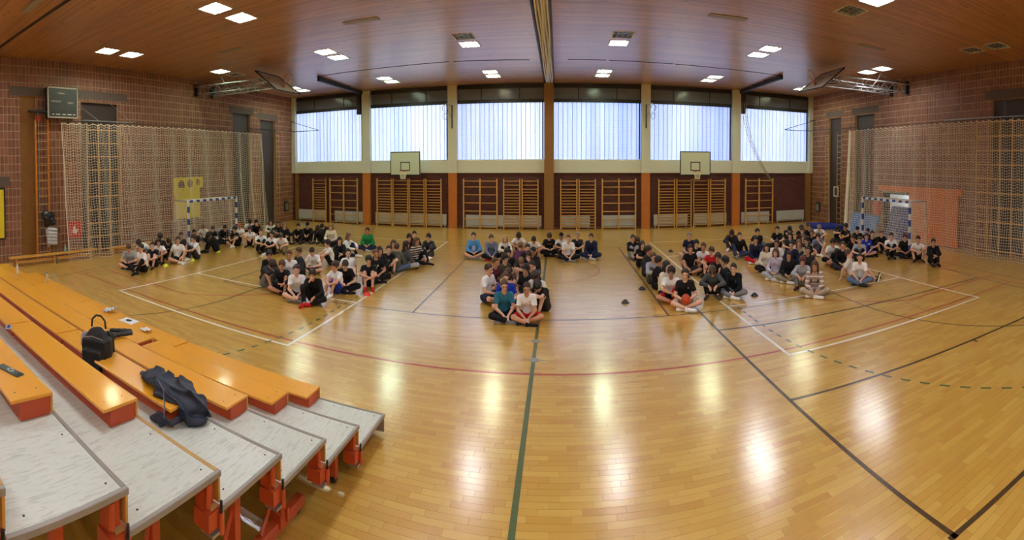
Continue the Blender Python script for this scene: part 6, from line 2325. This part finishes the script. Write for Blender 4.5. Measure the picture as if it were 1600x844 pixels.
    (1013.5, 391.5, 55, 'lap', 'hoodie:charcoal', 'pants:black', 'black:white', 'mop:black', 'person in dark jacket facing the doorway wall, fourth along the navy line row', 0),
    (1021.5, 403, 20, 'hug', 'hoodie:lightgrey', 'pants:darkgrey', 'black:white', 'short:brown', 'person in light grey hoodie by the navy line', 0),
    (1029.5, 407.5, 80, 'lap', 'tee:black', 'pants:black', 'black:white', 'mop:black', 'person in black tee in profile behind the cream top by the navy line', 0),
    (1042, 418.5, 50, 'lap', 'long:cream', 'pants:black', 'black:white', 'long:black', 'person with long black hair and cream top behind the curly hair', 0),
    (1049, 428, -5, 'kneel', 'tee:white', 'shorts:red', 'red:white', 'curly:black', 'person in white tee and red shorts with curly black hair', 0),
    (1070.5, 426, 5, 'lap', 'tee:black_logo', 'shorts:beige', 'white:white', 'short:dark', 'person in black tee holding an orange basketball', 0),
    (1113.5, 424, 0, 'droop', 'hoodie:darkgrey', 'pants:black', 'brown:brown', 'mop:brown', 'person in grey hooded jacket with head hung beside the basketball', 0),
    (1146, 419.5, -10, 'cross', 'hoodie:black_emblem', 'pants:grey', 'white:white', 'short:dark', 'person in black hoodie with a blue emblem and grey trousers', 0),
    (1132, 408.5, -70, 'lap', 'tee:black', 'pants:charcoal', 'black:white', 'mop:black', 'person in black tee in profile behind the blue emblem', 0),
    (1121.5, 403.5, -15, 'hug', 'tee:black', 'shorts:black', 'black:white', 'mop:dark', 'person in black with dark fringe beside the red tee', 0),
    (1077, 369, -10, 'lap', 'tee:navy', 'shorts:beige', 'lightgrey:white', 'short:grey', 'person with grey blond hair in navy tee within the red free throw circle', 0),
    (1078.5, 388.5, 15, 'prop', 'tee:black', 'shorts:charcoal', 'black:white', 'short:dark', 'person in black tee with tilted head before the grey blond hair', 0),
    (1088, 381, 5, 'hug', 'tee:black', 'shorts:charcoal', 'black:white', 'mop:black', 'person in black tee between the navy tee and the white front', 0),
    (1099, 387.5, -5, 'hug', 'tee:white', 'shorts:black', 'black:white', 'short:brown', 'person in white fronted tee beside the red tee', 0),
    (1111.5, 392.5, -20, 'apart', 'tee:red', 'shorts:black', 'black:white', 'mop:brown', 'person in bright red tee', 0),
    # ---- before the doorway wall
    (1143.5, 365, 0, 'droop', 'hoodie:charcoal', 'pants:darkdenim', 'white:white', 'mop:black', 'person in dark jacket and jeans with bowed head, window end of the doorway group', 0),
    (1155.5, 369, 10, 'prop', 'hoodie:black', 'pants:darkdenim', 'grey:white', 'short:dark', 'person in black jacket leaning beside the bowed head in jeans', 0),
    (1183.5, 362.5, 15, 'back', 'tee:black', 'pants:darkgrey', 'white:white', 'mop:black', 'person in black tee leaning back behind the navy sweater', 0),
    (1181, 376, 0, 'cross', 'long:navy', 'pants:red', 'white:white', 'short:black', 'person in navy sweater over a white collar with red trousers', 0),
    (1198, 387, -5, 'lap', 'long:cream', 'pants:black', 'black:white', 'long:black', 'person with long black hair and pale jacket beside the lilac hoodie', 0),
    (1213.5, 381.5, -10, 'lap', 'tee:white', 'pants:charcoal', 'black:white', 'short:dark', 'person in plain white top behind the lilac hoodie', 0),
    (1212, 395, -15, 'lap', 'hoodie:lilac', 'pants:lightgrey', 'white:white', 'long:brown', 'person in lilac hoodie with long brown hair', 0),
    (1232.5, 399.5, -5, 'lap', 'long:black', 'pants:khaki', 'white:white', 'long:dark', 'person with long dark hair, black top and khaki trousers', 0),
    (1214.5, 359, -10, 'kneel', 'tee:black_bottle', 'pants:black', 'black:white', 'short:dark', 'person in black tee with pale chest print at the back of the doorway group', 0),
    (1233.5, 358.5, 25, 'sleep', 'tee:black', 'pants:black', 'black:white', 'mop:black', 'person in black with bowed dark head beside the pale chest print', 0),
    (1234.5, 368, -5, 'hug', 'tee:charcoal', 'pants:black', 'black:white', 'mop:dark', 'person in dark tee between the pale chest print and the maroon jacket', 0),
    (1236.5, 381.5, -5, 'lap', 'hoodie:navy', 'pants:black', 'black:white', 'short:black', 'person in navy top behind the khaki trousers', 0),
    (1252, 356, 0, 'hug', 'tee:black', 'pants:black', 'black:white', 'mop:dark', 'person with dark mop behind the maroon jacket', 0),
    (1253.5, 361.5, 5, 'lap', 'hoodie:wine', 'pants:black', 'black:white', 'short:dark', 'person in black and maroon jacket', 0),
    (1264.5, 355.5, 10, 'apart', 'tee:black', 'shorts:charcoal', 'black:white', 'short:dark', 'person in black tee before the royal blue floor mat', 0),
    (1280, 356, 10, 'droop', 'tee:white', 'pants:denim', 'white:white', 'mop:grey', 'person in white tee hunched over bare arms before the royal blue mat', 0),
    (1268.5, 364.5, -5, 'hug', 'hoodie:black', 'pants:grey', 'white:white', 'short:brown', 'person in black and white jacket before the hunched white tee', 0),
    (1278, 370, -5, 'chin', 'tee:bluegrey', 'shorts:charcoal', 'white:white', 'mop:dark', 'person in navy and pale blue top with hands at the mouth', 0),
    (1255.5, 373, -5, 'lap', 'tee:black', 'pants:black', 'black:white', 'short:brown', 'person with a broad face in black behind the shaven head', 0),
    (1248.5, 381, 0, 'hug', 'long:beige', 'pants:charcoal', 'black:white', 'long:light', 'person with fair hair peeping between two dark tops', 0),
    (1260, 377.5, -30, 'lap', 'tee:black', 'pants:black', 'black:white', 'mop:black', 'person in black tee turned sideways behind the shaven head', 0),
    (1262, 392, -5, 'lap', 'hoodie:charcoal', 'pants:black', 'black:white', 'buzz:dark', 'person with shaven head in dark jacket behind the striped sweater', 0),
    (1254, 408.5, -5, 'apart', 'hoodie:lightgrey', 'pants:grey', 'wine:wine', 'mop:red', 'person in light grey hoodie and grey trousers beside the striped sweater', 0),
    (1273, 416, 0, 'cross', 'long:cream_stripe', 'pants:beige', 'white:white', 'long:brown', 'person in white and brown striped sweater at the front of the doorway group', 0),
    (1309, 357, 0, 'sleep', 'tee:charcoal', 'pants:black', 'white:white', 'mop:black', 'person with black hair sunk on bare arms before the pale ladders', 0),
    (1321, 354, -45, 'kneel', 'tee:black', 'pants:black', 'black:white', 'mop:black', 'person in black tee facing the windows before the gathered net', 0),
    (1339.5, 359, -5, 'hug', 'tee:black', 'pants:black', 'black:white', 'cap:black', 'person in black with a dark cap before the light blue mat', 0),
    (1356, 361.5, 5, 'hug', 'tee:black', 'pants:charcoal', 'black:white', 'cap:charcoal', 'person in dark cap directly behind the blue football shirt', 0),
    (1363, 366, 10, 'hug', 'tee:black', 'pants:black', 'black:white', 'short:black', 'person in black beside the blue football shirt, before the doorway', 0),
    (1354, 370, 5, 'cross', 'tee:blue_sport', 'shorts:royal', 'black:white', 'short:black', 'person in blue football shirt with crossed bare legs', 0),
    (1301.5, 381, 0, 'chin', 'tee:white', 'pants:black', 'white:white', 'mop:black', 'person in white tee with a hand over the mouth', 0),
    (1317, 382.5, -5, 'lap', 'hoodie:black', 'pants:charcoal', 'black:white', 'short:brown', 'person in open black jacket beside the covered mouth', 0),
    (1333, 373, -5, 'chin', 'tee:black', 'pants:black', 'black:white', 'short:dark', 'person in black tee rubbing the face beside the blue football shirt', 0),
    (1343, 376, 0, 'hug', 'tee:lightgrey', 'pants:black', 'black:white', 'short:brown', 'person in pale tee squeezed in beside the blue football shirt', 0),
    (1308, 395, 0, 'bent', 'tee:black', 'shorts:grey', 'black:black', 'curly:black', 'person in black tee and grey shorts bowed beside the shaven white tee', 0),
    (1326.5, 397, 80, 'back', 'tee:offwhite', 'shorts:black', 'black:white', 'short:brown', 'person in off white tee leaning back, legs stretched behind the shaven white tee', 0),
    (1343.5, 403, 0, 'cross', 'tee:white', 'pants:denim', 'charcoal:black', 'buzz:dark', 'person with shaven head, plain white tee and pale jeans in front', 0),
    (1377.5, 365.5, 20, 'apart', 'tee:black', 'shorts:charcoal', 'black:white', 'short:brown', 'person in black tee leaning on long bare arms before the dark blue mat', 0),
    (1392.5, 369.5, 5, 'hug', 'tee:white', 'pants:black', 'black:white', 'short:dark', 'person in white tee with arms folded over black knees before the dark blue mat', 0),
    (1414, 371.5, 5, 'lap', 'tee:black', 'pants:black', 'black:white', 'mop:red', 'person in black tee with folded arms before the goal post', 0),
    (1434.5, 374, 5, 'apart', 'tee:white', 'shorts:black', 'navy:white', 'short:dark', 'person in white tee with white socks before the sliding door', 0),
    (1458.5, 379, 15, 'hug', 'hoodie:black', 'pants:black', 'black:black', 'short:black', 'person in black hoodie ending the row before the sliding door', 0),
]
# keep elbow room: people who would sit in one another shift a little nearer or further along the line of sight
seats = []
for q in CROWD:
    J = POSES[q[3].lstrip('-')]
    hx, hy = at_z(q[0], q[1], J['head'][2])
    a = R(q[2]) + math.atan2(CAMX - hx, hy)
    f = J['head'][1] - 0.2
    seats.append([hx - math.sin(a) * f, hy + math.cos(a) * f])
shift = [0.0] * len(CROWD)
for it in range(60):
    for i in range(len(CROWD)):
        for j in range(i):
            ri, rj = [math.hypot(seats[k][0] - CAMX, seats[k][1]) for k in (i, j)]
            pi = [CAMX + (seats[i][0] - CAMX) * (1 + shift[i] / ri), seats[i][1] * (1 + shift[i] / ri)]
            pj = [CAMX + (seats[j][0] - CAMX) * (1 + shift[j] / rj), seats[j][1] * (1 + shift[j] / rj)]
            d = math.dist(pi, pj)
            if d < 0.6:
                s = 0.06 * (0.6 - d) * (1 if ri + shift[i] > rj + shift[j] else -1)
                shift[i] = max(-.2, min(.25, shift[i] + s))
                shift[j] = max(-.2, min(.25, shift[j] - s))
ball_at = None
for c, s in zip(CROWD, shift):
    r_ = person(*c[:9], turn=c[9], push=s)
    if 'orange basketball' in c[8]: ball_at = r_

# the basketball held in the lap
bp = ball_at.location + Matrix.Rotation(ball_at.rotation_euler.z, 3, 'Z') @ Vector((0.0, -0.38, 0.26))
t = thing('basketball', (bp.x, bp.y, 0.0), 'orange basketball held in the lap of the black tee', 'ball')
me = bpy.data.meshes.new('ball')
bm = bmesh.new(); bmesh.ops.create_uvsphere(bm, u_segments=24, v_segments=16, radius=.12); bm.to_mesh(me); bm.free(); me.shade_smooth()
me.materials.append(plain('ball_orange', srgb(206, 78, 40), 0.6, 0.4))
o = bpy.data.objects.new('ball', me); C.objects.link(o); o.parent = t; o.location = (0, 0, bp.z)
b = MB()
for M in (Matrix.Identity(3), Matrix.Rotation(PI / 2, 3, 'X'), Matrix.Rotation(PI / 2, 3, 'Y')):
    b.tube([M @ Vector((.1205 * math.cos(2 * PI * i / 24), .1205 * math.sin(2 * PI * i / 24), 0)) for i in range(24)], .003, 4, closed=True)
me = b.mesh('seam'); me.materials.append(BLACK_M)
o = bpy.data.objects.new('seam', me); C.objects.link(o); o.parent = t; o.location = (0, 0, bp.z); o.rotation_euler = (0.5, 0.3, 0.4)
